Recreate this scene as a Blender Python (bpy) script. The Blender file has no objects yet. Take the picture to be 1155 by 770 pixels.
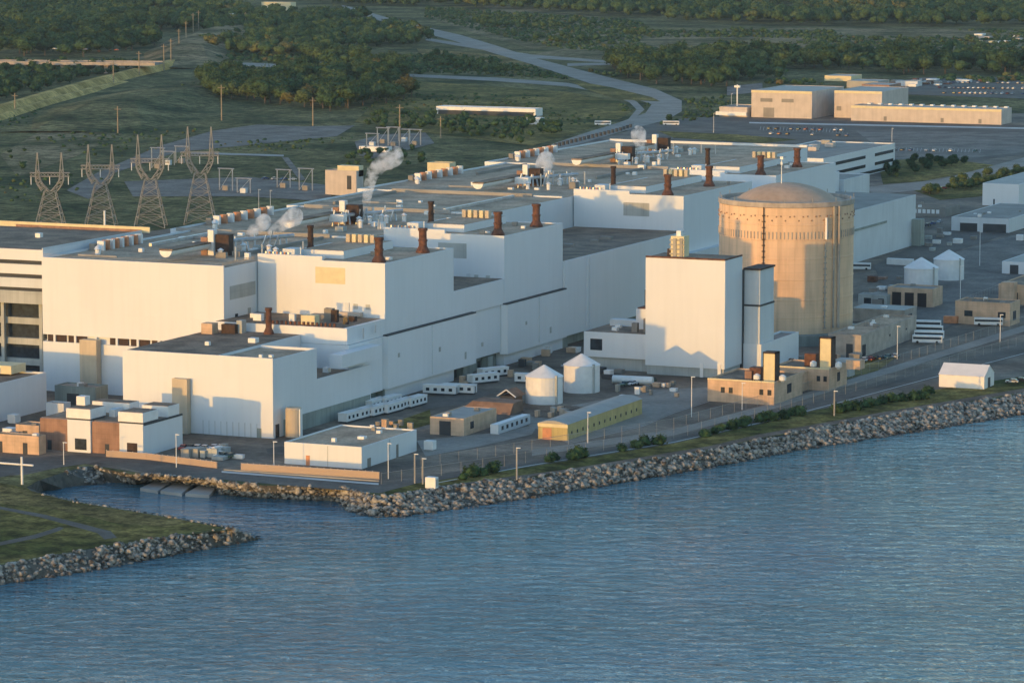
import bpy, math, random
import numpy as np
random.seed(7); rng = np.random.default_rng(7)
sc = bpy.context.scene
col = sc.collection
R = math.radians

# ------------------------------------------------------------------ camera
F = 4188.0; HOR = -150.0; CX, CY = 577.5, 385.0; HC = 175.0
PITCH = math.atan((CY - HOR) / F); YAW = R(23.9)
cam = bpy.data.cameras.new('camera'); cam.sensor_width = 36; cam.lens = F / 1155 * 36
cam.clip_start = 5; cam.clip_end = 60000
co = bpy.data.objects.new('camera', cam); col.objects.link(co)
co.location = (0, 0, HC); co.rotation_euler = (R(90) - PITCH, 0, YAW)
sc.camera = co

# ------------------------------------------------------------------ light
SUN_AZ, SUN_EL = R(17.4), R(2.4)          # azimuth measured from -Y towards -X
sdir = (-math.sin(SUN_AZ) * math.cos(SUN_EL), -math.cos(SUN_AZ) * math.cos(SUN_EL), math.sin(SUN_EL))
w = bpy.data.worlds.new('World'); sc.world = w; w.use_nodes = True
nt = w.node_tree; bg = nt.nodes['Background']
sky = nt.nodes.new('ShaderNodeTexSky'); sky.sky_type = 'NISHITA'; sky.sun_disc = False
sky.sun_elevation = R(4); sky.sun_rotation = R(180) + SUN_AZ
sky.altitude = 100; sky.air_density = 1.0; sky.dust_density = 0.5; sky.ozone_density = 2.2
nt.links.new(sky.outputs[0], bg.inputs[0]); bg.inputs[1].default_value = 0.15
sl = bpy.data.lights.new('sun', 'SUN'); sl.energy = 0.72; sl.angle = R(0.5); sl.color = (1.0, 0.51, 0.09)
so = bpy.data.objects.new('sun', sl); col.objects.link(so)
from mathutils import Vector, Matrix
so.rotation_euler = Vector(sdir).to_track_quat('Z', 'Y').to_euler()
so.location = (-300, 300, 300)
sc.view_settings.view_transform = 'Standard'; sc.view_settings.look = 'None'
sc.view_settings.gamma = 1; sc.view_settings.exposure = 1.84

try:
    sc.cycles.volume_bounces = 6; sc.cycles.max_bounces = 10
except Exception: pass

# ------------------------------------------------------------------ plan helpers: photograph pixel -> point of the site
_fh = (-math.sin(YAW), math.cos(YAW)); _rt = (math.cos(YAW), math.sin(YAW))
_fw = (_fh[0]*math.cos(PITCH), _fh[1]*math.cos(PITCH), -math.sin(PITCH))
_up = (_fh[0]*math.sin(PITCH), _fh[1]*math.sin(PITCH), math.cos(PITCH))
def ray(px, py):
    a = (px-CX)/F; b = -(py-CY)/F
    return (_fw[0]+a*_rt[0]+b*_up[0], _fw[1]+a*_rt[1]+b*_up[1], _fw[2]+b*_up[2])
def P(px, py, z=0.0):
    d = ray(px, py); t = (z-HC)/d[2]; return (t*d[0], t*d[1])
def onX(px, py, X):
    d = ray(px, py); t = X/d[0]; return (t*d[1], HC+t*d[2])
def onY(px, py, Y):
    d = ray(px, py); t = Y/d[1]; return (t*d[0], HC+t*d[2])
def ztop(px, pyb, pyt, z0=0.0):
    x, y = P(px, pyb, z0); d = ray(px, pyt)
    s = (x*_fh[0]+y*_fh[1])/(d[0]*_fh[0]+d[1]*_fh[1]); return HC+s*d[2]

# ------------------------------------------------------------------ materials
M = {}
def mat(name, base, rough=0.85, var=0.12, scale=0.15, seams=None, stain=0.0, metal=0.0, bump=0.0, base2=None, spec=0.5, detail=4, mottle=0.0):
    m = bpy.data.materials.new(name); m.use_nodes = True; t = m.node_tree; n = t.nodes; L = t.links
    b = n['Principled BSDF']; b.inputs['Roughness'].default_value = rough; b.inputs['Metallic'].default_value = metal
    b.inputs['Specular IOR Level'].default_value = spec
    g = n.new('ShaderNodeNewGeometry')
    no = n.new('ShaderNodeTexNoise'); no.inputs['Scale'].default_value = scale; no.inputs['Detail'].default_value = detail
    L.new(g.outputs['Position'], no.inputs['Vector'])
    r = n.new('ShaderNodeValToRGB')
    a = [c*(1-var) for c in base]; c2 = base2 if base2 else [min(1, c*(1+var)) for c in base]
    r.color_ramp.elements[0].position = 0.35; r.color_ramp.elements[1].position = 0.65
    r.color_ramp.elements[0].color = (*a, 1); r.color_ramp.elements[1].color = (*c2, 1)
    L.new(no.outputs[0], r.inputs[0]); out = r.outputs[0]
    if stain:
        mp = n.new('ShaderNodeMapping'); mp.inputs['Scale'].default_value = (0.5, 0.5, 0.035)
        n2 = n.new('ShaderNodeTexNoise'); n2.inputs['Scale'].default_value = 1.0; n2.inputs['Detail'].default_value = 5
        L.new(g.outputs['Position'], mp.inputs[0]); L.new(mp.outputs[0], n2.inputs['Vector'])
        rr = n.new('ShaderNodeMapRange'); rr.inputs[1].default_value = 0.45; rr.inputs[2].default_value = 0.75
        rr.inputs[3].default_value = 1.0; rr.inputs[4].default_value = 1-stain
        L.new(n2.outputs[0], rr.inputs[0])
        mx = n.new('ShaderNodeMix'); mx.data_type = 'RGBA'; mx.blend_type = 'MULTIPLY'; mx.inputs[0].default_value = 1
        L.new(out, mx.inputs[6]); L.new(rr.outputs[0], mx.inputs[7]); out = mx.outputs[2]
    if seams:                                   # (width m, height m, strength) cladding or formwork joints
        sx = n.new('ShaderNodeSeparateXYZ'); L.new(g.outputs['Position'], sx.inputs[0])
        ad = n.new('ShaderNodeMath'); ad.operation = 'ADD'; L.new(sx.outputs[0], ad.inputs[0]); L.new(sx.outputs[1], ad.inputs[1])
        cb = n.new('ShaderNodeCombineXYZ'); L.new(ad.outputs[0], cb.inputs[0]); L.new(sx.outputs[2], cb.inputs[1])
        br = n.new('ShaderNodeTexBrick'); br.offset = 0; br.inputs['Scale'].default_value = 1
        br.inputs['Brick Width'].default_value = seams[0]; br.inputs['Row Height'].default_value = seams[1]
        br.inputs['Mortar Size'].default_value = 0.06; br.inputs['Mortar Smooth'].default_value = 0.5
        br.inputs['Color1'].default_value = (1, 1, 1, 1); br.inputs['Color2'].default_value = (0.985, 0.985, 0.985, 1)
        v = 1-seams[2]; br.inputs['Mortar'].default_value = (v, v, v, 1)
        L.new(cb.outputs[0], br.inputs['Vector'])
        mx = n.new('ShaderNodeMix'); mx.data_type = 'RGBA'; mx.blend_type = 'MULTIPLY'; mx.inputs[0].default_value = 1
        L.new(out, mx.inputs[6]); L.new(br.outputs[0], mx.inputs[7]); out = mx.outputs[2]
    if mottle:
        acc = out
        for sc_, lo, hi in ((scale*9, 1-mottle, 1+mottle*.8), (scale*42, 1-mottle*.7, 1+mottle*.6)):
            nn = n.new('ShaderNodeTexNoise'); nn.inputs['Scale'].default_value = sc_; nn.inputs['Detail'].default_value = 4
            L.new(g.outputs['Position'], nn.inputs['Vector'])
            r2 = n.new('ShaderNodeMapRange'); r2.inputs[1].default_value = .36; r2.inputs[2].default_value = .64; r2.inputs[3].default_value = lo; r2.inputs[4].default_value = hi
            L.new(nn.outputs[0], r2.inputs[0]); mx = n.new('ShaderNodeMix'); mx.data_type = 'RGBA'; mx.blend_type = 'MULTIPLY'; mx.inputs[0].default_value = 1
            L.new(acc, mx.inputs[6]); L.new(r2.outputs[0], mx.inputs[7]); acc = mx.outputs[2]
        out = acc
    L.new(out, b.inputs['Base Color'])
    if bump:
        bp = n.new('ShaderNodeBump'); bp.inputs['Strength'].default_value = bump; bp.inputs['Distance'].default_value = 0.3
        n3 = n.new('ShaderNodeTexNoise'); n3.inputs['Scale'].default_value = 1.2; n3.inputs['Detail'].default_value = 6
        L.new(g.outputs['Position'], n3.inputs['Vector']); L.new(n3.outputs[0], bp.inputs['Height']); L.new(bp.outputs[0], b.inputs['Normal'])
    M[name] = m; return m

mat('white_cladding', (0.71, 0.74, 0.76), 0.55, 0.02, 0.05, seams=(6.0, 9.0, 0.04), stain=0.04)
mat('pale_cladding', (0.62, 0.66, 0.68), 0.6, 0.05, 0.08, seams=(4.0, 3.0, 0.07), stain=0.08)
mat('white_paint', (0.78, 0.78, 0.76), 0.5, 0.05, 0.5)
mat('grey_panel', (0.42, 0.44, 0.42), 0.7, 0.12, 0.1, seams=(2.4, 4, 0.25), stain=0.2)
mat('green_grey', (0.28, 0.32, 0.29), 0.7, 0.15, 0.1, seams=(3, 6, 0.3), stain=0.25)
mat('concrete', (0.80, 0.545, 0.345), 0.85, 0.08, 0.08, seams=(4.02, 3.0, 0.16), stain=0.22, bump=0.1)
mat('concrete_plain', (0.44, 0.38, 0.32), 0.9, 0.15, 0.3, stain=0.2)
mat('dome_roof', (0.50, 0.36, 0.25), 0.8, 0.08, 0.15, stain=0.15)
mat('roof_gravel', (0.42, 0.30, 0.20), 0.95, 0.22, 0.09, base2=(0.58, 0.42, 0.285), detail=8, mottle=0.2)
mat('roof_dark', (0.20, 0.145, 0.10), 0.9, 0.3, 0.12, base2=(0.31, 0.225, 0.155), detail=8, mottle=0.2)
mat('roof_grey', (0.27, 0.25, 0.22), 0.8, 0.15, 0.1, stain=0.1)
mat('roof_metal', (0.34, 0.33, 0.30), 0.6, 0.1, 0.2, seams=(1.2, 50, 0.2))
mat('dark_joint', (0.05, 0.055, 0.06), 0.8, 0.2)
mat('window_glass', (0.03, 0.04, 0.05), 0.15, 0.3, 0.6)
mat('rust', (0.13, 0.055, 0.032), 0.8, 0.35, 0.8, stain=0.3)
mat('rust_dark', (0.05, 0.028, 0.02), 0.8, 0.35, 0.8)
mat('brick', (0.34, 0.20, 0.14), 0.85, 0.15, 0.3, seams=(1.5, 1.5, 0.2), stain=0.3)
mat('tan_wall', (0.62, 0.43, 0.29), 0.85, 0.12, 0.3, seams=(2.0, 1.2, 0.15), stain=0.18)
mat('peach_wall', (0.60, 0.52, 0.45), 0.8, 0.06, 0.2, seams=(3.0, 20, 0.15), stain=0.12)
mat('beige_duct', (0.55, 0.46, 0.34), 0.7, 0.08, 0.2, stain=0.2)
mat('cream', (0.72, 0.62, 0.38), 0.7, 0.06, 0.4)
mat('yellow_wall', (0.50, 0.40, 0.17), 0.75, 0.1, 0.3, seams=(1.5, 20, 0.2), stain=0.2)
mat('orange_trim', (0.55, 0.24, 0.12), 0.7, 0.15, 0.5)
mat('steel', (0.33, 0.31, 0.27), 0.6, 0.12, 0.5)
mat('pipe_metal', (0.50, 0.52, 0.54), 0.35, 0.15, 0.5, metal=0.5)
mat('wood_pole', (0.30, 0.24, 0.16), 0.9, 0.2, 1.0)
mat('asphalt', (0.10, 0.088, 0.074), 0.92, 0.25, 0.05, base2=(0.15, 0.132, 0.112), detail=8, mottle=0.18)
mat('site_paving', (0.12, 0.095, 0.072), 0.93, 0.35, 0.035, base2=(0.25, 0.20, 0.15), detail=9, mottle=0.22)
mat('road_pale', (0.27, 0.245, 0.21), 0.9, 0.15, 0.05, detail=8, mottle=0.12)
mat('gravel', (0.14, 0.125, 0.11), 0.95, 0.25, 0.06, base2=(0.22, 0.20, 0.175), detail=9, mottle=0.2)
mat('pale_concrete', (0.33, 0.32, 0.30), 0.9, 0.15, 0.1)
mat('line_paint', (0.55, 0.55, 0.52), 0.8, 0.1)
mat('grass', (0.075, 0.10, 0.022), 1.0, 0.4, 0.02, base2=(0.28, 0.21, 0.065), bump=0.4, spec=0.1, detail=10, mottle=0.5)
mat('dry_grass', (0.15, 0.12, 0.04), 1.0, 0.35, 0.03, base2=(0.30, 0.22, 0.08), bump=0.4, spec=0.1, detail=10, mottle=0.5)
mat('field', (0.065, 0.092, 0.034), 1.0, 0.4, 0.016, base2=(0.22, 0.19, 0.08), bump=0.4, spec=0.1, detail=11, mottle=0.55)
mat('heath', (0.11, 0.12, 0.045), 1.0, 0.4, 0.016, base2=(0.32, 0.24, 0.13), bump=0.4, spec=0.1, detail=11, mottle=0.5)
mat('straw', (0.52, 0.34, 0.10), 1.0, 0.3, 0.03, base2=(0.72, 0.48, 0.17), spec=0.1, detail=8, mottle=0.3)
mat('soil', (0.12, 0.085, 0.06), 1.0, 0.3, 0.1, base2=(0.2, 0.15, 0.11), detail=8, mottle=0.3)
mat('tarp_brown', (0.24, 0.15, 0.10), 0.9, 0.2, 0.3)
mat('rock', (0.085, 0.075, 0.062), 0.95, 0.35, 0.7, base2=(0.47, 0.43, 0.37), bump=0.3, detail=3)
def wet_band():
    m = M['rock']; t = m.node_tree; n = t.nodes; L = t.links; b = n['Principled BSDF']; src = b.inputs['Base Color'].links[0].from_socket
    g = n.new('ShaderNodeNewGeometry'); sx = n.new('ShaderNodeSeparateXYZ'); L.new(g.outputs['Position'], sx.inputs[0])
    mr = n.new('ShaderNodeMapRange'); mr.inputs[1].default_value = -4.2; mr.inputs[2].default_value = -3.2; mr.inputs[3].default_value = .3; mr.inputs[4].default_value = 1
    L.new(sx.outputs[2], mr.inputs[0]); mx = n.new('ShaderNodeMix'); mx.data_type = 'RGBA'; mx.blend_type = 'MULTIPLY'; mx.inputs[0].default_value = 1
    L.new(src, mx.inputs[6]); L.new(mr.outputs[0], mx.inputs[7]); L.new(mx.outputs[2], b.inputs['Base Color'])
wet_band()
mat('bank_rubble', (0.10, 0.095, 0.08), 1.0, 0.3, 0.5)
mat('leaf_dark', (0.018, 0.036, 0.012), 0.9, 0.4, 0.05, base2=(0.040, 0.060, 0.020), spec=0.15)
mat('leaf_mid', (0.032, 0.055, 0.017), 0.9, 0.4, 0.05, base2=(0.070, 0.085, 0.026), spec=0.15)
mat('leaf_gold', (0.10, 0.085, 0.018), 0.9, 0.35, 0.05, base2=(0.16, 0.10, 0.028), spec=0.15)
mat('bark', (0.10, 0.08, 0.06), 0.95, 0.3, 1.0)
mat('tyre', (0.02, 0.02, 0.02), 0.9, 0.1)
mat('canopy_cloth', (0.80, 0.78, 0.75), 0.7, 0.04, 0.3)
for nme, c in (('car_white', (0.75, 0.75, 0.75)), ('car_silver', (0.42, 0.44, 0.46)), ('car_black', (0.025, 0.025, 0.03)),
               ('car_red', (0.28, 0.03, 0.025)), ('car_blue', (0.04, 0.08, 0.20)), ('car_green', (0.04, 0.10, 0.07))):
    mat(nme, c, 0.25, 0.03, 0.5)
# trees mix three foliage tones in patches, as the kinds of tree in a wood do
def wood_mat(name, gold):
    m = bpy.data.materials.new(name); m.use_nodes = True; t = m.node_tree; n = t.nodes; L = t.links
    b = n['Principled BSDF']; b.inputs['Roughness'].default_value = 0.9; b.inputs['Specular IOR Level'].default_value = 0.1
    at = n.new('ShaderNodeAttribute'); at.attribute_name = 'tone'
    r = n.new('ShaderNodeValToRGB'); e = r.color_ramp.elements
    e[0].position = 0; e[0].color = (0.026, 0.058, 0.026, 1); e[1].position = 1; e[1].color = (0.125, 0.098, 0.036, 1)
    for p, c in ((0.45, (0.048, 0.088, 0.036, 1)), (1-gold, (0.072, 0.108, 0.040, 1)), (1-gold*0.5, (0.105, 0.112, 0.040, 1))):
        x = e.new(p); x.color = c
    L.new(at.outputs['Fac'], r.inputs[0])
    g = n.new('ShaderNodeNewGeometry'); no = n.new('ShaderNodeTexNoise'); no.inputs['Scale'].default_value = 0.6; no.inputs['Detail'].default_value = 5
    L.new(g.outputs['Position'], no.inputs['Vector'])
    mr = n.new('ShaderNodeMapRange'); mr.inputs[1].default_value = .35; mr.inputs[2].default_value = .65; mr.inputs[3].default_value = 0.5; mr.inputs[4].default_value = 1.5
    L.new(no.outputs[0], mr.inputs[0])
    mx = n.new('ShaderNodeMix'); mx.data_type = 'RGBA'; mx.blend_type = 'MULTIPLY'; mx.inputs[0].default_value = 1
    L.new(r.outputs[0], mx.inputs[6]); L.new(mr.outputs[0], mx.inputs[7]); L.new(mx.outputs[2], b.inputs['Base Color'])
    M[name] = m
wood_mat('wood', 0.22)
def veil_mat(name, base, cover):
    """woven wire seen from far off: cover = the share of it that is wire"""
    m = bpy.data.materials.new(name); m.use_nodes = True; t = m.node_tree; n = t.nodes; L = t.links
    b = n['Principled BSDF']; b.inputs['Base Color'].default_value = (*base, 1); b.inputs['Roughness'].default_value = 0.6
    b.inputs['Alpha'].default_value = cover; M[name] = m
veil_mat('chain_link', (0.42, 0.42, 0.40), 0.13)
veil_mat('slat_mesh', (0.55, 0.40, 0.29), 0.7)

def water_mat():
    m = bpy.data.materials.new('lake_water'); m.use_nodes = True; t = m.node_tree; n = t.nodes; L = t.links
    b = n['Principled BSDF']; b.inputs['Base Color'].default_value = (0.038, 0.155, 0.245, 1)
    b.inputs['Roughness'].default_value = 0.04; b.inputs['IOR'].default_value = 1.33
    g = n.new('ShaderNodeNewGeometry')
    def wav(lx, ly, rot, det, rgh=.55, dist=0.0):      # crest length and spacing in metres, bearing in degrees
        mp = n.new('ShaderNodeMapping'); mp.vector_type = 'TEXTURE'; mp.inputs['Scale'].default_value = (lx, ly, 1); mp.inputs['Rotation'].default_value = (0, 0, R(rot))
        no = n.new('ShaderNodeTexNoise'); no.inputs['Scale'].default_value = 1; no.inputs['Detail'].default_value = det
        no.inputs['Roughness'].default_value = rgh; no.inputs['Distortion'].default_value = dist
        L.new(g.outputs['Position'], mp.inputs[0]); L.new(mp.outputs[0], no.inputs['Vector']); return no.outputs[0]
    a = wav(6.5, 3.8, 20, 4, .6, .5); c = wav(40, 18, 12, 2); d = wav(2.6, 2.0, 36, 2); p = wav(160, 70, 30, 3)
    am = n.new('ShaderNodeMapRange'); am.inputs[1].default_value = .35; am.inputs[2].default_value = .65; am.inputs[3].default_value = .6; am.inputs[4].default_value = 1.15; L.new(p, am.inputs[0])
    m0 = n.new('ShaderNodeMath'); m0.operation = 'MULTIPLY'; L.new(a, m0.inputs[0]); L.new(am.outputs[0], m0.inputs[1])
    m1 = n.new('ShaderNodeMath'); m1.operation = 'MULTIPLY_ADD'; L.new(c, m1.inputs[0]); m1.inputs[1].default_value = 1.2; L.new(m0.outputs[0], m1.inputs[2])
    m2 = n.new('ShaderNodeMath'); m2.operation = 'MULTIPLY_ADD'; L.new(d, m2.inputs[0]); m2.inputs[1].default_value = 0.22; L.new(m1.outputs[0], m2.inputs[2])
    bp = n.new('ShaderNodeBump'); bp.inputs['Strength'].default_value = 1.0; bp.inputs['Distance'].default_value = 1.65
    L.new(m2.outputs[0], bp.inputs['Height']); L.new(bp.outputs[0], b.inputs['Normal'])
    q = wav(230, 110, 70, 4); cr = n.new('ShaderNodeValToRGB'); e = cr.color_ramp.elements; e[0].position = .35; e[1].position = .65
    e[0].color = (0.056, 0.150, 0.215, 1); e[1].color = (0.076, 0.19, 0.21, 1); L.new(q, cr.inputs[0]); L.new(cr.outputs[0], b.inputs['Base Color'])
    M['lake_water'] = m
water_mat()
def steam_mat(name, dens):
    m = bpy.data.materials.new(name); m.use_nodes = True; t = m.node_tree; n = t.nodes; L = t.links
    n.remove(n['Principled BSDF']); v = n.new('ShaderNodeVolumePrincipled'); v.inputs['Color'].default_value = (0.97, 0.97, 0.98, 1)
    v.inputs['Anisotropy'].default_value = 0.1
    g = n.new('ShaderNodeNewGeometry'); no = n.new('ShaderNodeTexNoise'); no.inputs['Scale'].default_value = 0.30; no.inputs['Detail'].default_value = 6; no.inputs['Roughness'].default_value = .7
    L.new(g.outputs['Position'], no.inputs['Vector'])
    mr = n.new('ShaderNodeMapRange'); mr.inputs[1].default_value = .43; mr.inputs[2].default_value = .66; mr.inputs[3].default_value = 0; mr.inputs[4].default_value = dens
    L.new(no.outputs[0], mr.inputs[0]); L.new(mr.outputs[0], v.inputs['Density'])
    L.new(v.outputs[0], n['Material Output'].inputs['Volume']); M[name] = m
steam_mat('steam', 0.8)

# ------------------------------------------------------------------ object helpers
def tag(o, label=None, cat=None, group=None, kind=None):
    if label: o['label'] = label
    if cat: o['category'] = cat
    if group: o['group'] = group
    if kind: o['kind'] = kind
    return o
def thing(name, label, cat, loc, group=None, rz=0):
    o = bpy.data.objects.new(name, None); col.objects.link(o); o.location = (loc[0], loc[1], loc[2] if len(loc) > 2 else 0)
    o.empty_display_size = 1; o.rotation_euler = (0, 0, rz)
    o['org'] = list(o.location)
    return tag(o, label, cat, group)
def copy_tree(o, parent=None):
    c = o.copy(); col.objects.link(c); c.parent = parent
    for ch in list(o.children): copy_tree(ch, c)
    return c
ORG = {}
class MB:
    def __init__(s): s.v = []; s.f = []
    def box(s, x0, x1, y0, y1, z0, z1):
        if x0 > x1: x0, x1 = x1, x0
        if y0 > y1: y0, y1 = y1, y0
        return s.prism([(x0, y0), (x1, y0), (x1, y1), (x0, y1)], z0, z1)
    def prism(s, poly, z0, z1):
        n = len(poly); b = len(s.v)
        s.v += [(x, y, z0) for x, y in poly]+[(x, y, z1) for x, y in poly]
        s.f.append(tuple(b+i for i in reversed(range(n)))); s.f.append(tuple(b+n+i for i in range(n)))
        for i in range(n):
            j = (i+1) % n; s.f.append((b+i, b+j, b+n+j, b+n+i))
        return s
    def sheet(s, poly, z):
        b = len(s.v); s.v += [(x, y, z) for x, y in poly]; s.f.append(tuple(b+i for i in range(len(poly)))); return s
    def face(s, pts):
        b = len(s.v); s.v += [tuple(p) for p in pts]; s.f.append(tuple(range(b, b+len(pts)))); return s
    def lathe(s, cx, cy, prof, n=24):
        b = len(s.v)
        for r, z in prof:
            for i in range(n):
                a = 2*math.pi*i/n; s.v.append((cx+r*math.cos(a), cy+r*math.sin(a), z))
        for k in range(len(prof)-1):
            for i in range(n):
                j = (i+1) % n; s.f.append((b+k*n+i, b+k*n+j, b+(k+1)*n+j, b+(k+1)*n+i))
        s.f.append(tuple(b+i for i in reversed(range(n)))); s.f.append(tuple(b+(len(prof)-1)*n+i for i in range(n)))
        return s
    def beam(s, p, q, w, n=4, w2=None):
        p = Vector(p); q = Vector(q); d = (q-p); d.normalize()
        u = d.orthogonal().normalized(); v = d.cross(u); b = len(s.v); w2 = w if w2 is None else w2
        for c, ww in ((p, w), (q, w2)):
            for i in range(n):
                a = 2*math.pi*(i+.5)/n; s.v.append(tuple(c+u*ww*math.cos(a)+v*ww*math.sin(a)))
        for i in range(n):
            j = (i+1) % n; s.f.append((b+i, b+j, b+n+j, b+n+i))
        s.f.append(tuple(b+i for i in reversed(range(n)))); s.f.append(tuple(b+n+i for i in range(n)))
        return s
    def build(s, name, m, parent=None, smooth=False, org=None):
        me = bpy.data.meshes.new(name)
        o3 = (0, 0, 0)
        if parent is not None:
            o3 = ORG.get(parent.name) or tuple(parent.location)
        elif org: o3 = org
        me.from_pydata([(x-o3[0], y-o3[1], z-o3[2]) for x, y, z in s.v], [], s.f); me.validate()
        me.materials.append(M[m] if isinstance(m, str) else m)
        if smooth:
            for p in me.polygons: p.use_smooth = True
        o = bpy.data.objects.new(name, me); col.objects.link(o)
        if parent is not None: o.parent = parent; ORG[o.name] = o3
        elif org: o.location = org
        return o
def single(mb, name, m, label, cat, group=None, org=None, kind=None, smooth=False):
    if org is None and mb.v:
        a = np.array(mb.v); org = (float(a[:, 0].mean()), float(a[:, 1].mean()), float(a[:, 2].min()))
    return tag(mb.build(name, m, None, smooth, org), label, cat, group, kind)
def struct(mb, name, m): return tag(mb.build(name, m), kind='structure')

def body(root, x0, x1, y0, y1, z0, z1, m='white_cladding', rm='roof_gravel', par=0.7, name='wall', rname='roof'):
    b = MB(); zt = z1-par; b.box(x0, x1, y0, y1, z0, zt); t = 0.35
    b.box(x0, x1, y0, y0+t, zt, z1).box(x0, x1, y1-t, y1, zt, z1)
    b.box(x0, x0+t, y0+t, y1-t, zt, z1).box(x1-t, x1, y0+t, y1-t, zt, z1)
    wl = b.build(name, m, root)
    MB().box(x0+t, x1-t, y0+t, y1-t, zt, zt+0.06).build(rname, rm, root)
    return wl
def bldg(name, label, cat, x0, x1, y0, y1, z1, m='white_cladding', rm='roof_gravel', z0=0, par=0.7, group=None):
    r = thing(name, label, cat, ((x0+x1)/2, (y0+y1)/2, z0), group)
    body(r, x0, x1, y0, y1, z0, z1, m, rm, par); return r
def win(root, face, at, u0, u1, z0, z1, m='window_glass', name='window', d=0.08):
    b = MB()
    if face == 'S': b.box(u0, u1, at-d, at+0.2, z0, z1)
    else: b.box(at-0.2, at+d, u0, u1, z0, z1)
    return b.build(name, m, root)
def PB(cx, cy, lx, rx, yt=None):
    X, Y = P(cx, cy); x0 = onY(lx, cy, Y)[0]; y1 = onX(rx, cy, X)[0]
    return (x0, X, Y, y1, ztop(cx, cy, yt) if yt is not None else 0)
def roof_of(root):
    for ch in root.children:
        if ch.name.split('.')[0] == 'roof': return ch
    return root
def roofbox(root, x, y, z, sx, sy, sz, m='white_paint', name='roof_unit'):
    root = roof_of(root)
    return MB().box(x-sx/2, x+sx/2, y-sy/2, y+sy/2, z, z+sz).build(name, m, root)

# ------------------------------------------------------------------ ground, banks, water
coast = [P(x, y) for x, y in [(1500, 360), (1300, 408), (1155, 444), (1000, 469), (855, 495), (800, 508), (640, 533), (590, 540), (500, 549), (455, 557),
         (430, 560), (405, 554), (385, 549), (290, 547), (255, 545), (245, 542), (170, 535), (155, 536), (125, 530), (100, 525), (70, 533), (45, 541), (30, 549),
         (38, 556), (80, 566), (130, 573), (200, 585), (255, 595), (262, 597), (200, 604), (100, 619), (0, 637), (-150, 664), (-900, 800)]]
far = [(-9000, coast[-1][1]-500), (-30000, 2000), (-30000, 40000), (30000, 40000), (30000, coast[0][1]+2000), (2000, coast[0][1]+1600)]
def poly_obj(name, m, pts2, z, drop=None):
    from mathutils.geometry import tessellate_polygon
    tris = tessellate_polygon([[Vector((x, y, 0)) for x, y in pts2]])
    me = bpy.data.meshes.new(name)
    fs = []
    for a, b, c in tris:
        A, B, C_ = pts2[a], pts2[b], pts2[c]
        cr = (B[0]-A[0])*(C_[1]-A[1])-(B[1]-A[1])*(C_[0]-A[0])
        fs.append((a, b, c) if cr > 0 else (a, c, b))
    me.from_pydata([(x, y, z) for x, y in pts2], [], fs); me.materials.append(M[m])
    o = bpy.data.objects.new(name, me); col.objects.link(o); o['kind'] = 'structure'; return o
poly_obj('ground', 'field', coast+far, 0.0)
wz = -4.2
MB().sheet([(-30000, -12000), (30000, -12000), (30000, 30000), (-30000, 30000)], wz)
struct(MB().sheet([(-30000, -12000), (30000, -12000), (30000, 9000), (-30000, 9000)], wz), 'water', 'lake_water')
_z = [0.02]
def patch(name, m, px, raw=False):
    _z[0] += 0.005
    return poly_obj(name, m, [p if raw else P(*p) for p in px], _z[0])

# bank profiles: (top pixel, waterline pixel)
main_bank = [((1500, 362), (1480, 392)), ((1300, 408), (1295, 433)), ((1155, 444), (1155, 468)), ((1000, 469), (1000, 493)), ((900, 487), (900, 508)), ((800, 508), (800, 528)),
             ((700, 524), (700, 545)), ((600, 538), (600, 562)), ((500, 549), (503, 576)), ((455, 557), (450, 584)), ((430, 560), (415, 583)), ((405, 554), (388, 575)),
             ((385, 549), (380, 565)), ((290, 547), (290, 561)), ((255, 545), (250, 556)), ((245, 542), (243, 548)), ((170, 535), (168, 541)), ((155, 536), (150, 544))]
spit_bank = [((-150, 664), (-150, 690)), ((0, 637), (0, 659)), ((100, 619), (100, 645)), ((200, 604), (200, 625)), ((255, 596), (262, 614)), ((262, 597), (300, 606))]
spit_back = [((262, 597), (300, 606)), ((255, 595), (262, 592)), ((200, 585), (203, 582)), ((130, 573), (133, 571)), ((80, 566), (90, 563)), ((38, 556), (55, 556))]
cove_bank = [((38, 556), (55, 556)), ((30, 549), (50, 552)), ((45, 541), (78, 549)), ((70, 533), (110, 546)), ((100, 525), (130, 544)), ((125, 530), (146, 544)), ((155, 536), (152, 544))]
def bank(name, prof):
    b = MB()
    T = [(*P(*a), -0.02) for a, _ in prof]; Wt = [(*P(*c, wz), wz-1.2) for _, c in prof]
    for i in range(len(prof)-1): b.face([T[i], T[i+1], Wt[i+1], Wt[i]])
    return struct(b, name, 'bank_rubble')
for nm, pr in (('lake_bank', main_bank), ('spit_bank', spit_bank), ('spit_inner_bank', spit_back), ('cove_bank', cove_bank)): bank(nm, pr)
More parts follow.
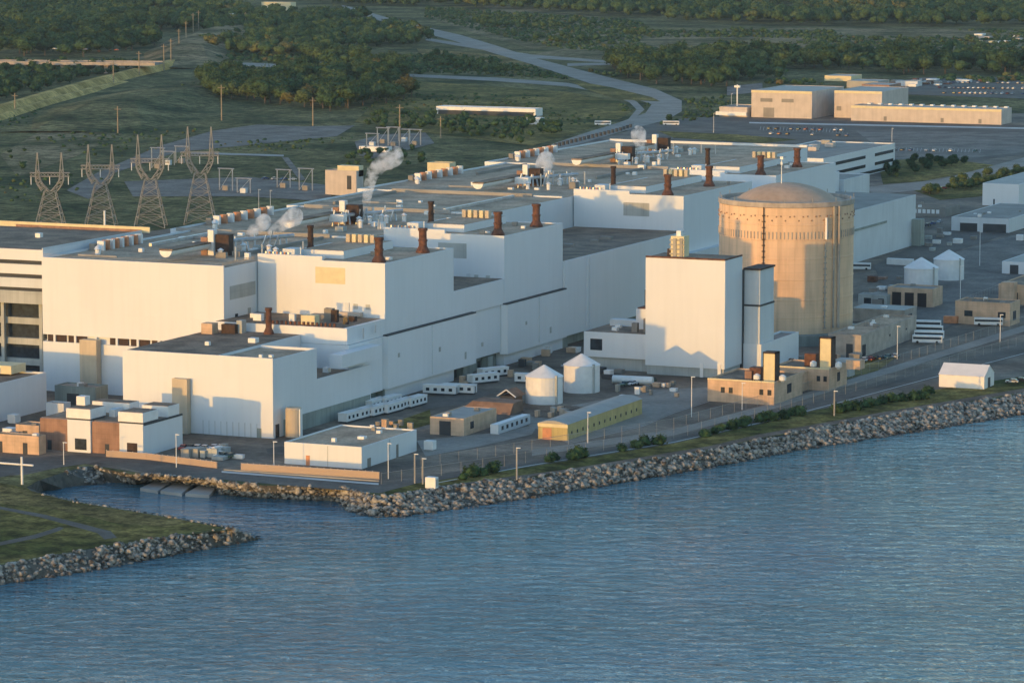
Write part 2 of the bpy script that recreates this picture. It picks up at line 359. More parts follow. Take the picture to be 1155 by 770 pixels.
# icosphere rock templates
def ico(sub=1):
    t = (1+5**.5)/2
    v = [(-1, t, 0), (1, t, 0), (-1, -t, 0), (1, -t, 0), (0, -1, t), (0, 1, t), (0, -1, -t), (0, 1, -t), (t, 0, -1), (t, 0, 1), (-t, 0, -1), (-t, 0, 1)]
    v = [Vector(a).normalized() for a in v]
    f = [(0, 11, 5), (0, 5, 1), (0, 1, 7), (0, 7, 10), (0, 10, 11), (1, 5, 9), (5, 11, 4), (11, 10, 2), (10, 7, 6), (7, 1, 8), (3, 9, 4), (3, 4, 2), (3, 2, 6), (3, 6, 8), (3, 8, 9), (4, 9, 5), (2, 4, 11), (6, 2, 10), (8, 6, 7), (9, 8, 1)]
    for _ in range(sub):
        c = {}; nf = []
        def mid(a, b):
            k = (min(a, b), max(a, b))
            if k not in c: c[k] = len(v); v.append(((v[a]+v[b])/2).normalized())
            return c[k]
        for a, b, d in f:
            x, y, z = mid(a, b), mid(b, d), mid(d, a); nf += [(a, x, z), (b, y, x), (d, z, y), (x, y, z)]
        f = nf
    return np.array([tuple(a) for a in v]), np.array(f)
I0, F0 = ico(0); I1, F1 = ico(1); I2, F2 = ico(2)
def merge_mesh(name, chunks, m, tones=None):
    """chunks: list of (verts Nx3, tris Mx3)"""
    nv = sum(len(c[0]) for c in chunks); nf = sum(len(c[1]) for c in chunks)
    V = np.zeros((nv, 3), np.float32); T = np.zeros((nf, 3), np.int32); tone = np.zeros(nv, np.float32); a = b = 0
    for k, (v, f) in enumerate(chunks):
        V[a:a+len(v)] = v; T[b:b+len(f)] = f+a
        if tones is not None: tone[a:a+len(v)] = tones[k]
        a += len(v); b += len(f)
    me = bpy.data.meshes.new(name)
    me.vertices.add(nv); me.vertices.foreach_set('co', V.ravel())
    me.loops.add(nf*3); me.loops.foreach_set('vertex_index', T.ravel())
    me.polygons.add(nf); me.polygons.foreach_set('loop_start', np.arange(0, nf*3, 3, dtype=np.int32))
    me.update(calc_edges=True)
    if tones is not None:
        at = me.attributes.new('tone', 'FLOAT', 'POINT'); at.data.foreach_set('value', tone)
    me.materials.append(M[m]); o = bpy.data.objects.new(name, me); col.objects.link(o); return o
def rocks(name, label, prof, per_m2=0.42, s0=0.75, s1=1.7):
    ch = []
    for (a, c), (a2, c2) in zip(prof[:-1], prof[1:]):
        A = np.array((*P(*a), 0.1)); A2 = np.array((*P(*a2), 0.1)); C = np.array((*P(*c, wz), wz-.7)); C2 = np.array((*P(*c2, wz), wz-.7))
        area = (np.linalg.norm(A2-A)+np.linalg.norm(C2-C))/2*(np.linalg.norm(C-A)+np.linalg.norm(C2-A2))/2
        for _ in range(int(area*per_m2)+1):
            u, v = rng.random(), rng.random()*1.04-0.02
            p = (A*(1-u)+A2*u)*(1-v)+(C*(1-u)+C2*u)*v
            s = s0+(s1-s0)*rng.random()**2.6
            d = I1*(1+rng.normal(0, .16, (len(I1), 1)))*s*np.array([1, .6+.5*rng.random(), .5+.35*rng.random()])
            th = rng.random()*6.28; ti = rng.normal(0, .5); cs, sn = math.cos(th), math.sin(th); ct, st = math.cos(ti), math.sin(ti)
            Rz = np.array([[cs, -sn, 0], [sn, cs, 0], [0, 0, 1]]); Rx = np.array([[1, 0, 0], [0, ct, -st], [0, st, ct]])
            ch.append((d@Rx.T@Rz.T+p, F1))
    return tag(merge_mesh(name, ch, 'rock'), label, 'rocks', kind='stuff')
rocks('riprap', 'long bank of grey boulders along the lake shore below the plant', main_bank, 1.05, .36, 1.35)
rocks('riprap', 'bank of grey boulders along the outer edge of the grassy spit', spit_bank, 1.05, .36, 1.3)
rocks('riprap', 'thin line of small stones on the inner edge of the spit', spit_back, 0.15, .3, .8)
rocks('riprap', 'rocky slope closing the head of the small cove', cove_bank[3:], 0.6, .4, 1.1)

# ---- surface sheets
patch('site_paving', 'site_paving', [(-200, 530), (-200, 345), (0, 300), (60, 275), (160, 262), (330, 240), (560, 186), (660, 160), (720, 145), (820, 134), (850, 128), (1400, 128), (1500, 340), (1155, 425), (1000, 450), (800, 490), (600, 520), (480, 540), (430, 548), (300, 541), (245, 541), (165, 534), (90, 522), (30, 535), (-60, 540)])
patch('grass', 'grass', [(-150, 655), (-150, 548), (0, 544), (32, 551), (40, 557), (130, 574), (200, 586), (253, 595), (200, 603), (100, 618), (0, 635)])
patch('dry_grass', 'dry_grass', [(-60, 552), (0, 548), (34, 553), (90, 568), (150, 577), (215, 588), (190, 594), (130, 590), (100, 582), (50, 572), (0, 568), (-60, 566)])
patch('footpath', 'asphalt', [(-60, 563), (0, 571), (50, 580), (90, 590), (125, 599), (132, 606), (118, 608), (110, 601), (85, 594), (45, 583), (0, 574), (-60, 566)])
patch('footpath', 'asphalt', [(-60, 618), (0, 615), (40, 607), (68, 598), (72, 595), (67, 594), (38, 603), (0, 611), (-60, 614)])
patch('shore_grass', 'grass', [(432, 559), (438, 549), (500, 541), (600, 526), (700, 508), (800, 489), (900, 466), (1000, 448), (1155, 424), (1300, 385), (1300, 405), (1155, 441), (1000, 467), (855, 493), (800, 506), (640, 531), (590, 538), (500, 547), (455, 555)])
patch('shore_path', 'soil', [(480, 550), (640, 529), (800, 503), (855, 490), (1000, 464), (1155, 438), (1300, 402), (1300, 405), (1155, 442), (1000, 468), (855, 494), (800, 507), (640, 532), (480, 552)])
patch('shore_road', 'asphalt', [(-120, 538), (-60, 527), (0, 518), (90, 513), (160, 519), (245, 529), (330, 541), (430, 543), (470, 538), (600, 519), (760, 492), (880, 462), (1000, 428), (1155, 385), (1300, 345), (1300, 365), (1155, 400), (1000, 441), (880, 473), (760, 500), (600, 526), (470, 545), (428, 556), (330, 548), (245, 540), (165, 533), (110, 521), (60, 528), (0, 538), (-60, 546)])
patch('perimeter_road', 'road_pale', [(600, 507), (760, 484), (880, 452), (1000, 415), (1155, 367), (1300, 325), (1300, 331), (1155, 374), (1000, 422), (880, 459), (760, 491), (600, 514)])
bm_ = MB()
for (xa, ya, xb, yb, n) in ((858, 143.5, 955, 146.5, 26), (1010, 167, 1110, 169, 24)):
    for k in range(n):
        x = xa+(xb-xa)*k/n; y = ya+(yb-ya)*k/n; bm_.sheet([P(a, c) for a, c in ((x-1.0, y+4), (x+.35-1.0, y+4), (x+.35, y), (x, y))], .34)
struct(bm_, 'bay_marking', 'line_paint')
patch('lane_marking', 'line_paint', [(480, 546.6), (600, 524.2), (760, 498.3), (880, 471.3), (1000, 439.3), (1155, 398.3), (1155, 398.8), (1000, 439.9), (880, 471.9), (760, 498.9), (600, 524.8), (480, 547.2)])
patch('kerb', 'pale_concrete', [(640, 500.3), (725, 480.3), (760, 465.3), (800, 452.3), (800, 452.9), (760, 466), (725, 481), (640, 501)])
patch('kerb', 'pale_concrete', [(575, 469.4), (660, 456), (740, 439.4), (740, 440), (660, 456.7), (575, 470)])
patch('oil_stain', 'asphalt', [(300, 506), (318, 503), (330, 508), (316, 513), (302, 512)])
patch('patched_asphalt', 'asphalt', [(690, 455), (735, 447), (750, 452), (722, 461), (695, 462)])
patch('patched_asphalt', 'asphalt', [(470, 452), (520, 440), (560, 442), (520, 456), (478, 462)])
patch('patched_asphalt', 'asphalt', [(590, 428), (660, 410), (700, 416), (640, 430)])
patch('kerb_line', 'line_paint', [(250, 531), (427, 545), (427, 547), (250, 533)])
patch('yard_paving', 'road_pale', [(575, 470), (740, 440), (800, 437), (800, 452), (760, 465), (725, 480), (640, 500)])
patch('yard_soil', 'soil', [(565, 452), (600, 456), (650, 458), (690, 466), (640, 474), (600, 470)])
patch('service_road', 'road_pale', [(470, 497), (560, 488), (600, 480), (610, 474), (600, 490), (540, 504), (480, 515)])
patch('yard_grass', 'grass', [(930, 410), (990, 402), (1010, 404), (990, 418), (940, 432), (925, 428)])
patch('yard_grass', 'grass', [(440, 478), (485, 462), (487, 478), (450, 488)])
patch('cooling_lot', 'gravel', [(975, 345), (1060, 290), (1155, 262), (1200, 300), (1155, 345), (1060, 372), (1000, 395)])
patch('dark_yard', 'asphalt', [(985, 300), (1060, 262), (1155, 240), (1155, 258), (1060, 290), (1000, 330)])
# back of the plant: car parks, fields, roads
patch('car_park', 'asphalt', [(700, 146), (770, 134), (820, 131), (850, 134), (1160, 142), (1400, 150), (1400, 175), (1155, 175), (1000, 192), (880, 175), (760, 160)])
patch('car_park', 'gravel', [(965, 148), (1155, 150), (1155, 172), (1080, 180), (1010, 180)])
patch('planting_bed', 'grass', [(990, 182), (1060, 178), (1130, 188), (1040, 205), (996, 208)])
patch('planting_bed', 'grass', [(1030, 215), (1155, 185), (1300, 160), (1300, 190), (1155, 205), (1105, 222), (1060, 226)])
patch('back_road', 'road_pale', [(970, 212), (1060, 203), (1155, 178), (1300, 145), (1300, 160), (1155, 188), (1060, 212), (990, 220)])
patch('planting_bed', 'grass', [(742, 148), (830, 152), (900, 158), (860, 162), (760, 156)])
patch('kerb', 'line_paint', [(845, 138), (1160, 144.5), (1400, 150), (1400, 151.5), (1160, 146), (845, 139.5)])
patch('heath', 'heath', [(600, 62), (740, 36), (850, 32), (1400, 36), (1400, 62), (1000, 60), (860, 64), (720, 66), (640, 68)])
patch('heath', 'heath', [(480, 18), (560, 6), (700, 22), (690, 45), (600, 55), (540, 40)])
patch('heath', 'heath', [(0, 175), (60, 140), (150, 112), (230, 95), (235, 100), (180, 130), (90, 175), (20, 200)])
patch('scrub_ground', 'dry_grass', [(470, 55), (560, 62), (620, 75), (560, 80), (480, 74)])
patch('meadow', 'grass', [(470, 92), (560, 98), (640, 104), (700, 115), (716, 124), (700, 134), (650, 150), (600, 165), (480, 150), (400, 138), (430, 110)])
patch('substation_yard', 'gravel', [(75, 215), (110, 195), (180, 165), (240, 148), (290, 141), (340, 143), (400, 142), (380, 154), (300, 162), (200, 172), (130, 195), (100, 225)])
patch('substation_yard', 'gravel', [(140, 205), (280, 200), (380, 210), (370, 228), (280, 222), (150, 222)])
patch('substation_yard', 'gravel', [(400, 160), (430, 152), (480, 150), (490, 162), (450, 172), (415, 180), (405, 175)])
patch('gravel_track', 'gravel', [(318, 178), (325, 178), (345, 203), (338, 204)])
patch('gravel_track', 'pale_concrete', [(215, 172), (320, 175), (320, 177), (215, 174)])
patch('highway', 'road_pale', [(385, 6), (395, 8), (450, 24), (520, 40), (560, 52), (600, 65), (680, 86), (740, 101), (769, 114), (769, 126), (752, 136), (715, 145), (660, 161), (560, 187), (545, 187), (600, 171), (655, 152), (700, 138), (728, 128), (735, 118), (700, 107), (670, 96), (600, 73), (555, 60), (510, 46), (445, 29), (388, 11)])
patch('slip_road', 'road_pale', [(462, 84), (560, 88), (640, 94), (690, 103), (718, 115), (727, 124), (712, 138), (706, 138), (718, 124), (710, 116), (686, 106), (640, 98), (560, 92), (462, 87)])
patch('grass_median', 'grass', [(640, 90), (690, 99), (735, 110), (745, 115), (700, 113), (660, 101)])
patch('country_road', 'road_pale', [(480, 43), (600, 62), (700, 70), (700, 72), (600, 66), (480, 46)])
patch('country_road', 'road_pale', [(640, 72), (800, 69), (1155, 62), (1155, 64), (800, 71), (640, 75)])
patch('meadow', 'grass', [(0, 44), (18, 42), (20, 55), (0, 58)])
patch('country_road', 'road_pale', [(180, 68), (300, 72), (400, 78), (400, 81), (300, 76), (180, 72)])
patch('storage_yard', 'gravel', [(820, 98), (860, 94), (860, 104), (820, 108)])
patch('storage_yard', 'asphalt', [(985, 96), (1040, 88), (1160, 88), (1300, 90), (1300, 112), (1160, 112), (990, 106)])

# earth ridge under the power line, straw-coloured along its crest
def ridge(name, m, pts, w, h, m2=None):
    b = MB(); base = [Vector((*P(x, y), 0)) for x, y in pts]; rows = []
    for i, p in enumerate(base):
        d = (base[min(i+1, len(base)-1)]-base[max(i-1, 0)]).normalized(); n = Vector((-d.y, d.x, 0))
        k = 0.15 if i in (0, len(base)-1) else 1
        rows.append([p-n*w+Vector((0, 0, -.3)), p-n*w*.25+Vector((0, 0, h*k)), p+n*w*.25+Vector((0, 0, h*k*1.02)), p+n*w+Vector((0, 0, -.3))])
    for a, c in zip(rows[:-1], rows[1:]):
        for k in range(3): b.face([a[k], c[k], c[k+1], a[k+1]][::1])
    return struct(b, name, m)
ridge('berm', 'straw', [(-60, 145), (0, 127), (60, 109), (110, 95), (150, 85), (185, 77), (215, 62)], 10, 5)
ridge('berm', 'straw', [(-60, 152), (0, 134), (50, 118), (100, 104), (140, 92)], 6, 3)
ridge('berm', 'heath', [(180, 78), (215, 60), (240, 44), (270, 36), (300, 34)], 45, 9)
ridge('hillside', 'field', [(60, 150), (130, 124), (200, 108), (260, 102)], 60, 7)

# ------------------------------------------------------------------ highway bridge
def bridge():
    r = thing('highway_bridge', 'concrete highway overpass with a white edge crossing the wooded valley, top left', 'bridge', (*P(90, 76), 0))
    a, c = Vector((*P(-40, 82), 0)), Vector((*P(175, 84), 0)); d = (c-a).normalized(); n = Vector((-d.y, d.x, 0))
    def slab(z0, z1, o0, o1, nm, m):
        b = MB(); b.prism([tuple((a+n*o0).xy), tuple((c+n*o0).xy), tuple((c+n*o1).xy), tuple((a+n*o1).xy)], z0, z1); return b.build(nm, m, r)
    slab(7.5, 9, 0, 26, 'deck', 'road_pale'); slab(7.2, 10.0, -.5, 0, 'barrier', 'concrete_plain'); slab(9, 10.0, 26, 26.5, 'barrier', 'concrete_plain')
    for t in (0.15, .32, .52, .75):
        p = a+(c-a)*t+n*13; MB().box(p.x-2, p.x+2, p.y-9, p.y+9, 0, 7.5).build('pier', 'concrete_plain', r)
bridge()

# ------------------------------------------------------------------ THE PLANT: turbine hall
XT = -577.4; ZT = 45.2
r = hall = thing('turbine_hall', 'long white turbine hall with a brown gravel roof behind the reactor blocks', 'hall', (-620, 1350, 0))
secs = [(-646.5, 1069.3, 1173), (-655, 1173, 1274), (-660, 1274, 1352), (-668, 1352, 1500), (-678, 1500, 1645)]
for i, (xl, y0, y1) in enumerate(secs):
    xr = XT if i == 0 else XT-.02*i
    b = MB()
    if i == 0:
        b.box(xl, xr, y0, y1, 19.2, ZT-.7).box(xl, xr, y0+.02, y1, 0, 16.8).box(xl+1, xr-1, y0+1.2, y1, 16.8, 19.2)
        for k in range(9):
            xx = xl+4+k*8; b.box(xx, xx+.8, y0+.1, y0+1.2, 16.8, 19.2)
    else: b.box(xl, xr, y0+.02, y1, 0, ZT-.7)
    b.box(xl, xr, y0, y0+.6, ZT-.7, ZT).box(xl, xl+.5, y0+.6, y1, ZT-.7, ZT)
    if i == 4: b.box(xl+.5, xr, y1-.6, y1, ZT-.7, ZT+.5)
    b.build('wall', 'white_cladding', r)
    MB().box(xl+.5, xr, y0+.6, y1-(.6 if i == 4 else 0), ZT-.7, ZT-.62).build('roof', 'roof_gravel', r)
for k in range(8):
    if k in (2,): continue
    MB().box(-645+k*8, -638+k*8.0, 1070.0, 1070.55, 16.85, 19.15).build('window', 'rust_dark', r)
MB().box(-630.4, -624, 1066.0, 1069.2, 0, 18.5).build('duct', 'beige_duct', r)
win(r, 'E', XT, 1073.5, 1091.5, 33.5, 38, 'grey_panel', 'louvre')
win(r, 'E', XT, 1086, 1088, 27.5, 29.5, 'grey_panel', 'louvre'); win(r, 'E', XT, 1077, 1079, 26.5, 28.5, 'window_glass', 'louvre')
# unit-by-unit roof plant on the turbine hall
for (ex, y0, ln) in ((-642, 1101, 26), (-650, 1199, 42), (-664, 1401, 42), (-674, 1527, 42)):
    nn = 9
    for k in range(nn):
        yy = y0+ln*k/(nn-1)
        MB().box(ex-1.2, ex+1.4, yy-.6, yy+.6, ZT-.6, ZT+2.7).build('vent_fin', 'orange_trim' if k % 2 else 'white_paint', r)
    MB().box(ex-3.5, ex-1.4, y0-2, y0+ln+2, ZT-.6, ZT+1.8).build('vent_housing', 'roof_grey', r)
    for k in range(3):
        MB().lathe(ex+2.5+k*1.6, y0-6-k*3, [(.9, ZT-.6), (.9, ZT+1), (1.3, ZT+1.2), (.3, ZT+1.9)], 10).build('roof_vent', 'white_paint', r)
for (ex, y0, ln) in ((-602, 1074.5, 27), (-611, 1181, 38), (-616, 1356, 42), (-627, 1484, 42), (-632, 1548, 34)):
    b = MB(); n = 10; rr = 2.3
    prof = [(rr*math.cos(math.pi+math.pi*i/n), ZT+3.4+rr*.95*math.sin(math.pi+math.pi*i/n)) for i in range(n+1)]
    ff = [(ex+x, y0, z) for x, z in prof]; bb = [(ex+x, y0+ln, z) for x, z in prof]
    b.face(ff[::-1]); b.face(bb)
    for i in range(n): b.face([ff[i], ff[i+1], bb[i+1], bb[i]])
    b.face([ff[-1], ff[0], bb[0], bb[-1]]); b.build('relief_trough', 'white_paint', r)
    MB().box(ex-2.5, ex+2.5, y0+.3, y0+ln, ZT+3.45, ZT+4.0).build('trough_cover', 'roof_dark', r)
    MB().box(ex+1, ex+3.2, y0+ln+.5, y0+ln+3, ZT-.6, ZT+8).build('riser', 'white_paint', r)
    MB().box(ex-1.5, ex+.8, y0+ln+.2, y0+ln+3, ZT-.6, ZT+5.5).build('riser', 'brick', r)
    MB().box(ex+3.4, ex+8.5, y0+ln+1.5, y0+ln+5, ZT-.6, ZT+6.5).build('fan_house', 'rust_dark', r)
    rng2 = random.Random(int(y0))
    for k in range(13):
        xx = ex+rng2.uniform(6, 30); yy = y0+ln*.3+rng2.uniform(0, 46)
        if abs(xx-ex) < 6: continue
        k2 = rng2.random()
        if k2 < .35: MB().lathe(xx, yy, [(.8, ZT-.6), (.8, ZT+1.6), (1.2, ZT+1.9), (.2, ZT+2.6)], 10).build('roof_vent', 'white_paint', r)
        elif k2 < .7: roofbox(r, xx, yy, ZT-.6, rng2.uniform(1.5, 4), rng2.uniform(1.5, 4), rng2.uniform(1.2, 3), rng2.choice(['white_paint', 'roof_grey', 'grey_panel']))
        else: MB().lathe(xx, yy, [(.35, ZT-.6), (.35, ZT+rng2.uniform(2, 5))], 8).build('vent_pipe', 'pipe_metal', r)
for (yy) in (1172, 1273.5, 1351.5, 1499):
    MB().box(-652, -590, yy-.3, yy+.5, ZT-.6, ZT+.7).build('expansion_joint', 'pale_concrete', r)
for k in range(34):
    xx = random.uniform(-640, -590); yy = random.uniform(1100, 1630)
    roofbox(r, xx, yy, ZT-.6, random.uniform(1, 2.2), random.uniform(1, 2.2), random.uniform(.6, 1.8), 'white_paint', 'roof_vent')

# safety-valve pipe clusters that give off the steam
for (ex, y0) in ((-596, 1118), (-602, 1218), (-606, 1395), (-617, 1530)):
    MB().box(ex-7, ex-1, y0-9, y0-6, ZT+1.2, ZT+3.8).build('silencer', 'white_paint', r)
    for k in range(12):
        a = (ex-6+1.1*k, y0-8+2.6*k, ZT-.6); t = (a[0]+random.uniform(-1.5, 1.5), a[1]+1, ZT+random.uniform(3, 5.5))
        MB().beam(a, t, .35, 8).build('steam_pipe', 'pipe_metal', r)
    MB().beam((ex-7, y0-7, ZT+3), (ex+7, y0+24, ZT+3), .7, 8).build('header_pipe', 'pipe_metal', r)

for (xx, ya, yb) in ((-590, 1110, 1165), (-634, 1120, 1168), (-596, 1280, 1345), (-648, 1290, 1345), (-600, 1440, 1492), (-655, 1440, 1492)):
    MB().box(xx, xx+1.1, ya, yb, ZT-.6, ZT+.5).build('duct_run', 'pipe_metal' if int(ya) % 3 else 'roof_grey', r)
for yy in (1082, 1150, 1215, 1300, 1380, 1455, 1540, 1600):
    MB().box(-640, -625, yy, yy+.7, ZT-.6, ZT+.1).build('walkway', 'pale_concrete', r)
b = MB()
for k in range(48): b.box(XT-.5, XT-.42, 1069.5+k*.48*1.0, 1069.58+k*.48, ZT, ZT+1.0)
for z in (ZT+.5, ZT+1.0): b.box(XT-.5, XT-.42, 1069.5, 1092.5, z, z+.07); b.box(-646, XT-.5, 1069.4, 1069.48, z, z+.07)
b.build('roof_railing', 'steel', r)

# office annex left of the hall with banded front
r = thing('office_annex', 'banded office annex at the left edge, beside the turbine hall', 'office', (-690, 1110, 0))
xa0, xa1, ya0, ya1 = -740, -648.5, 1073.5, 1141
for k, (z0, z1, m, ins) in enumerate([(43.3, 47, 'white_cladding', 0), (41.9, 43.3, 'dark_joint', .9), (38.6, 41.9, 'white_cladding', 0), (37.2, 38.6, 'dark_joint', .9),
                                      (34.0, 37.2, 'pale_cladding', 0), (32.8, 34.0, 'dark_joint', .9), (28.5, 32.8, 'grey_panel', 0.2), (0, 28.5, 'window_glass', 6)]):  # paler third band (pale_cladding): its shade is put into the colour
    MB().box(xa0, xa1, ya0+ins, ya1, z0, z1).build('wall_band' if m not in ('dark_joint', 'window_glass') else 'window_band', m, r)  # lowest band is no glazing, its dark colour stands in for a shaded recess
MB().box(xa0+.5, xa1-.5, ya0+.5, ya1-.5, 47, 47.1).build('roof', 'roof_dark', r)
MB().box(-700, xa1-.4, ya1-.6, ya1-.05, 47.1, 47.9).build('parapet', 'brick', r)  # reddish strip: orange sunlight below the parapet edge put into the colour
MB().box(xa1-.4, xa1, ya0, ya1-.05, 47, 47.7).build('parapet', 'pale_cladding', r)
MB().box(-735, -645.5, ya1, ya1+.4, 46.9, 48.9).build('parapet', 'cream', r)
for z0 in (7, 14, 21):
    MB().box(xa0, xa1, ya0+4.2, ya0+6.1, z0, z0+2.2).build('wall_band', 'grey_panel', r)
for xx in (-735, -718, -701, -684, -667, -652): MB().box(xx, xx+1.2, ya0+2.5, ya0+3.7, 0, 28.4).build('column', 'grey_panel', r)
for xx in (-728, -722, -700, -672): roofbox(r, xx, 1110+xx % 7, 47.1, 2, 2, 1.5, 'white_paint')
MB().beam((-664, 1141.5, 47), (-664, 1141.5, 54), .35, 8).build('mast', 'white_paint', r)

# reactor blocks
def stack(root, x, y, z, h=8.3, rr=1.4, m='rust'):
    root = roof_of(root)
    MB().lathe(x, y, [(rr*1.7, z), (rr*1.7, z+.5), (rr, z+2.2), (rr, z+h*.46), (rr*1.15, z+h*.47), (rr*1.15, z+h*.53), (rr*.95, z+h*.54), (rr*.95, z+h-1), (rr*1.18, z+h-.9), (rr*1.18, z+h)], 16).build('exhaust_stack', m, root)
LB = ['nearest tall white reactor block, its front face fully in the sun', 'second reactor block from the left, standing behind the sunlit one',
      'third reactor block, only a strip under its roofline in the sun', 'farthest reactor block, partly hidden behind the domed building']
ys = [(1092.7, 1146.5), (1189, 1241.5), (1363, 1441), (1470, 1547)]
for i, (y0, y1) in enumerate(ys):
    x0, x1 = -577.0, -529.9; z1 = 45.8+(.3 if i > 0 else 0)
    r = thing('reactor_block', LB[i], 'building', ((x0+x1)/2, (y0+y1)/2, 0), 'reactor blocks in a row')
    body(r, x0, x1, y0, y1, 0.1, z1, 'white_cladding', 'roof_gravel', .5)
    MB().box(x0-.05, x0+24, y0-.06, y0+1, z1-.5, z1+1.3).build('parapet', 'white_cladding', r)
    zr = z1-.4
    stack(r, -535+ (0 if i < 2 else -4), y0+6, zr); stack(r, -535+(0 if i < 2 else -4), y0+(40 if i < 2 else 52), zr)
    stack(r, -571, y0+27, zr, 9, 1.0, 'rust_dark')
    # raised roof deck with louvre boxes
    MB().box(x0+11, x0+27, y0+10, y1-6, zr, zr+2.6).build('raised_roof', 'white_cladding', r)
    MB().box(x0+11.3, x0+26.7, y0+10.3, y1-6.3, zr+2.6, zr+2.68).build('deck', 'roof_gravel', r)
    for k in range(5):
        MB().box(x0+14+k*2.3, x0+15.4+k*2.3, y1-16, y1-13.5, zr+2.68, zr+5.4).build('louvre_box', 'cream' if k % 2 else 'beige_duct', r)
    MB().box(x0+8, x0+12.5, y0+2.5, y0+8, zr, zr+3.4).build('air_handler', 'pale_cladding', r)
    MB().beam((x0+14, y0+4, zr), (x0+14, y0+4, zr+4), .2, 6).build('vent_pipe', 'white_paint', r)
    for k in range(7):
        MB().box(x0+2+k*1.4, x0+2.5+k*1.4, y0+1.4, y0+1.8, zr, zr+2.4).build('roof_pipe', 'orange_trim' if k % 2 else 'pipe_metal', r)
    for k in range(9):
        roofbox(r, random.uniform(x0+3, x1-4), random.uniform(y0+4, y1-4), zr, random.uniform(.8, 2), random.uniform(.8, 2), random.uniform(.5, 1.4), random.choice(['white_paint', 'roof_grey']), 'roof_vent')
    # blank framed panel and small louvres on the front face
    pz = (38.2, 43.6) if i == 0 else (37.5, 42.8)
    MB().box(-555.5, -544.5, y0-.08, y0+.1, *pz).build('face_panel', 'cream' if i == 0 else 'grey_panel', r)
    for xx in (-541.5, -537.0): MB().box(xx, xx+1.6, y0-.07, y0+.1, 30.2, 31.9).build('louvre', 'grey_panel', r)
    MB().box(-544.5, -543, y0-.3, y0+.1, 28, 32.2).build('louvre', 'pale_cladding', r)
    MB().box(-549, -538, y0-2.2, y0-.06, 28, 29.2).build('pipe_bridge', 'peach_wall', r)

# auxiliary bay: long low wall with overhang in front of the reactor blocks
r = thing('auxiliary_bay', 'long low white bay with an overhanging wall running under the reactor blocks', 'building', (-535, 1250, 0))
MB().box(-578.6, -531, 1064.5, 1092.6, 22, 27.4).build('wall', 'white_cladding', r)
MB().box(-578, -531.6, 1065, 1092.5, 27.4, 27.5).build('roof', 'roof_dark', r)
MB().box(-531, -529.9, 1064.5, 1092.6, 22, 27.4).build('wall', 'white_cladding', r)
MB().box(-576.9, -530.0, 1146.6, 1188.9, 22, 30.9).build('wall', 'white_cladding', r)
MB().box(-576.5, -530.5, 1146.7, 1188.8, 30.9, 31).build('roof', 'roof_dark', r)
MB().box(-576.9, -529.0, 1241.6, 1362.9, 4.4, 32.2).build('wall', 'white_cladding', r)
MB().box(-576.5, -529.6, 1241.7, 1362.8, 32.2, 32.3).build('roof', 'roof_dark', r)
for yy in (1262, 1264.2): MB().box(-529, -528.6, yy, yy+1.2, 4.4, 32.1).build('pilaster', 'white_cladding', r)
for yy, s in ((1290, 4), (1308, 3), (1322, 5)): roofbox(r, -548+yy % 5, yy, 32.3, s, s*.6, 1.0, 'roof_grey')
MB().box(-576, -530.6, 1064.5, 1241.55, 5.2, 21.9).build('wall', 'white_cladding', r)
for ya, yb, zb in ((1064.55, 1089.5, 4.2), (1091.5, 1161.5, 4.4), (1188.5, 1241.58, 4.3)):
    MB().prism([(-530.7, ya-1.6), (-528.3, ya), (-528.3, yb), (-530.7, yb)] if ya > 1080 else [(-530.7, ya), (-529.4, ya), (-529.4, yb), (-530.7, yb)], zb, 21.88).build('wall', 'white_cladding', r)
MB().box(-530.55, -530.2, 1066, 1241.5, 21.9, 22.6).build('flashing', 'dark_joint', r)
for ya, yb in ((1091, 1161.5), (1188, 1241.5)): MB().box(-530.2, -528.25, ya, yb, 21.9, 22.35).build('flashing', 'dark_joint', r)
for yy, z0, h in ((1099, 14, 1.4), (1131, 12, 1.6), (1152, 7, 2.4), (1171, 9, 1.4), (1204, 13, 1.2), (1226, 7.5, 2.2), (1079, 9, 1.2)): MB().box(-530.6 if yy in (1171, 1079) else -528.35, -528.15 if yy not in (1171, 1079) else (-530.4 if yy == 1171 else -529.2), yy, yy+1.3, z0, z0+h).build('louvre', 'grey_panel', r)
for yy in (1125.5, 1162.3, 1216, 1187): MB().box(-530.5 if yy in (1162.3, 1187) else -528.3, -528.05 if yy not in (1162.3, 1187) else -530.2, yy, yy+.35, 5.2, 21.8).build('downpipe', 'pale_cladding', r)
MB().box(-576, -528.98, 1441.1, 1469.9, 4.6, 31).build('wall', 'white_cladding', r)
MB().box(-576, -527.0, 1362.95, 1654, 0.05, 23.5).build('wall', 'pale_cladding', r)
MB().box(-575.5, -527.5, 1548, 1653.5, 23.5, 23.6).build('roof', 'roof_grey', r)
MB().box(-526.95, -522.5, 1648, 1653.5, 0, 12.5).build('stair_tower', 'green_grey', r)
MB().box(-527, -526.6, 1560, 1610, 14.2, 15.2).build('flashing', 'green_grey', r)
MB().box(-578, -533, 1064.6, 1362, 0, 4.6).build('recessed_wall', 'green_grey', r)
for k in range(17):
    yy = 1096+k*9.6; MB().box(-533, -532.85, yy, yy+random.uniform(1.2, 4.2), 0, 3.4).build('doorway', 'window_glass' if k % 3 else 'dark_joint', r)
for k in range(8):
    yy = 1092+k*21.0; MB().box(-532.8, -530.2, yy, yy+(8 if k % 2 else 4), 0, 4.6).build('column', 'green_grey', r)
for yy in (1074, 1083): MB().box(-528.98, -528.8, yy, yy+.6, 23 if yy < 1080 else 24, 26.5).build('downpipe', 'pipe_metal', r)
MB().box(-529, -524.5, 1050, 1079, 16.5, 20.8).build('oriel_box', 'white_cladding', r)
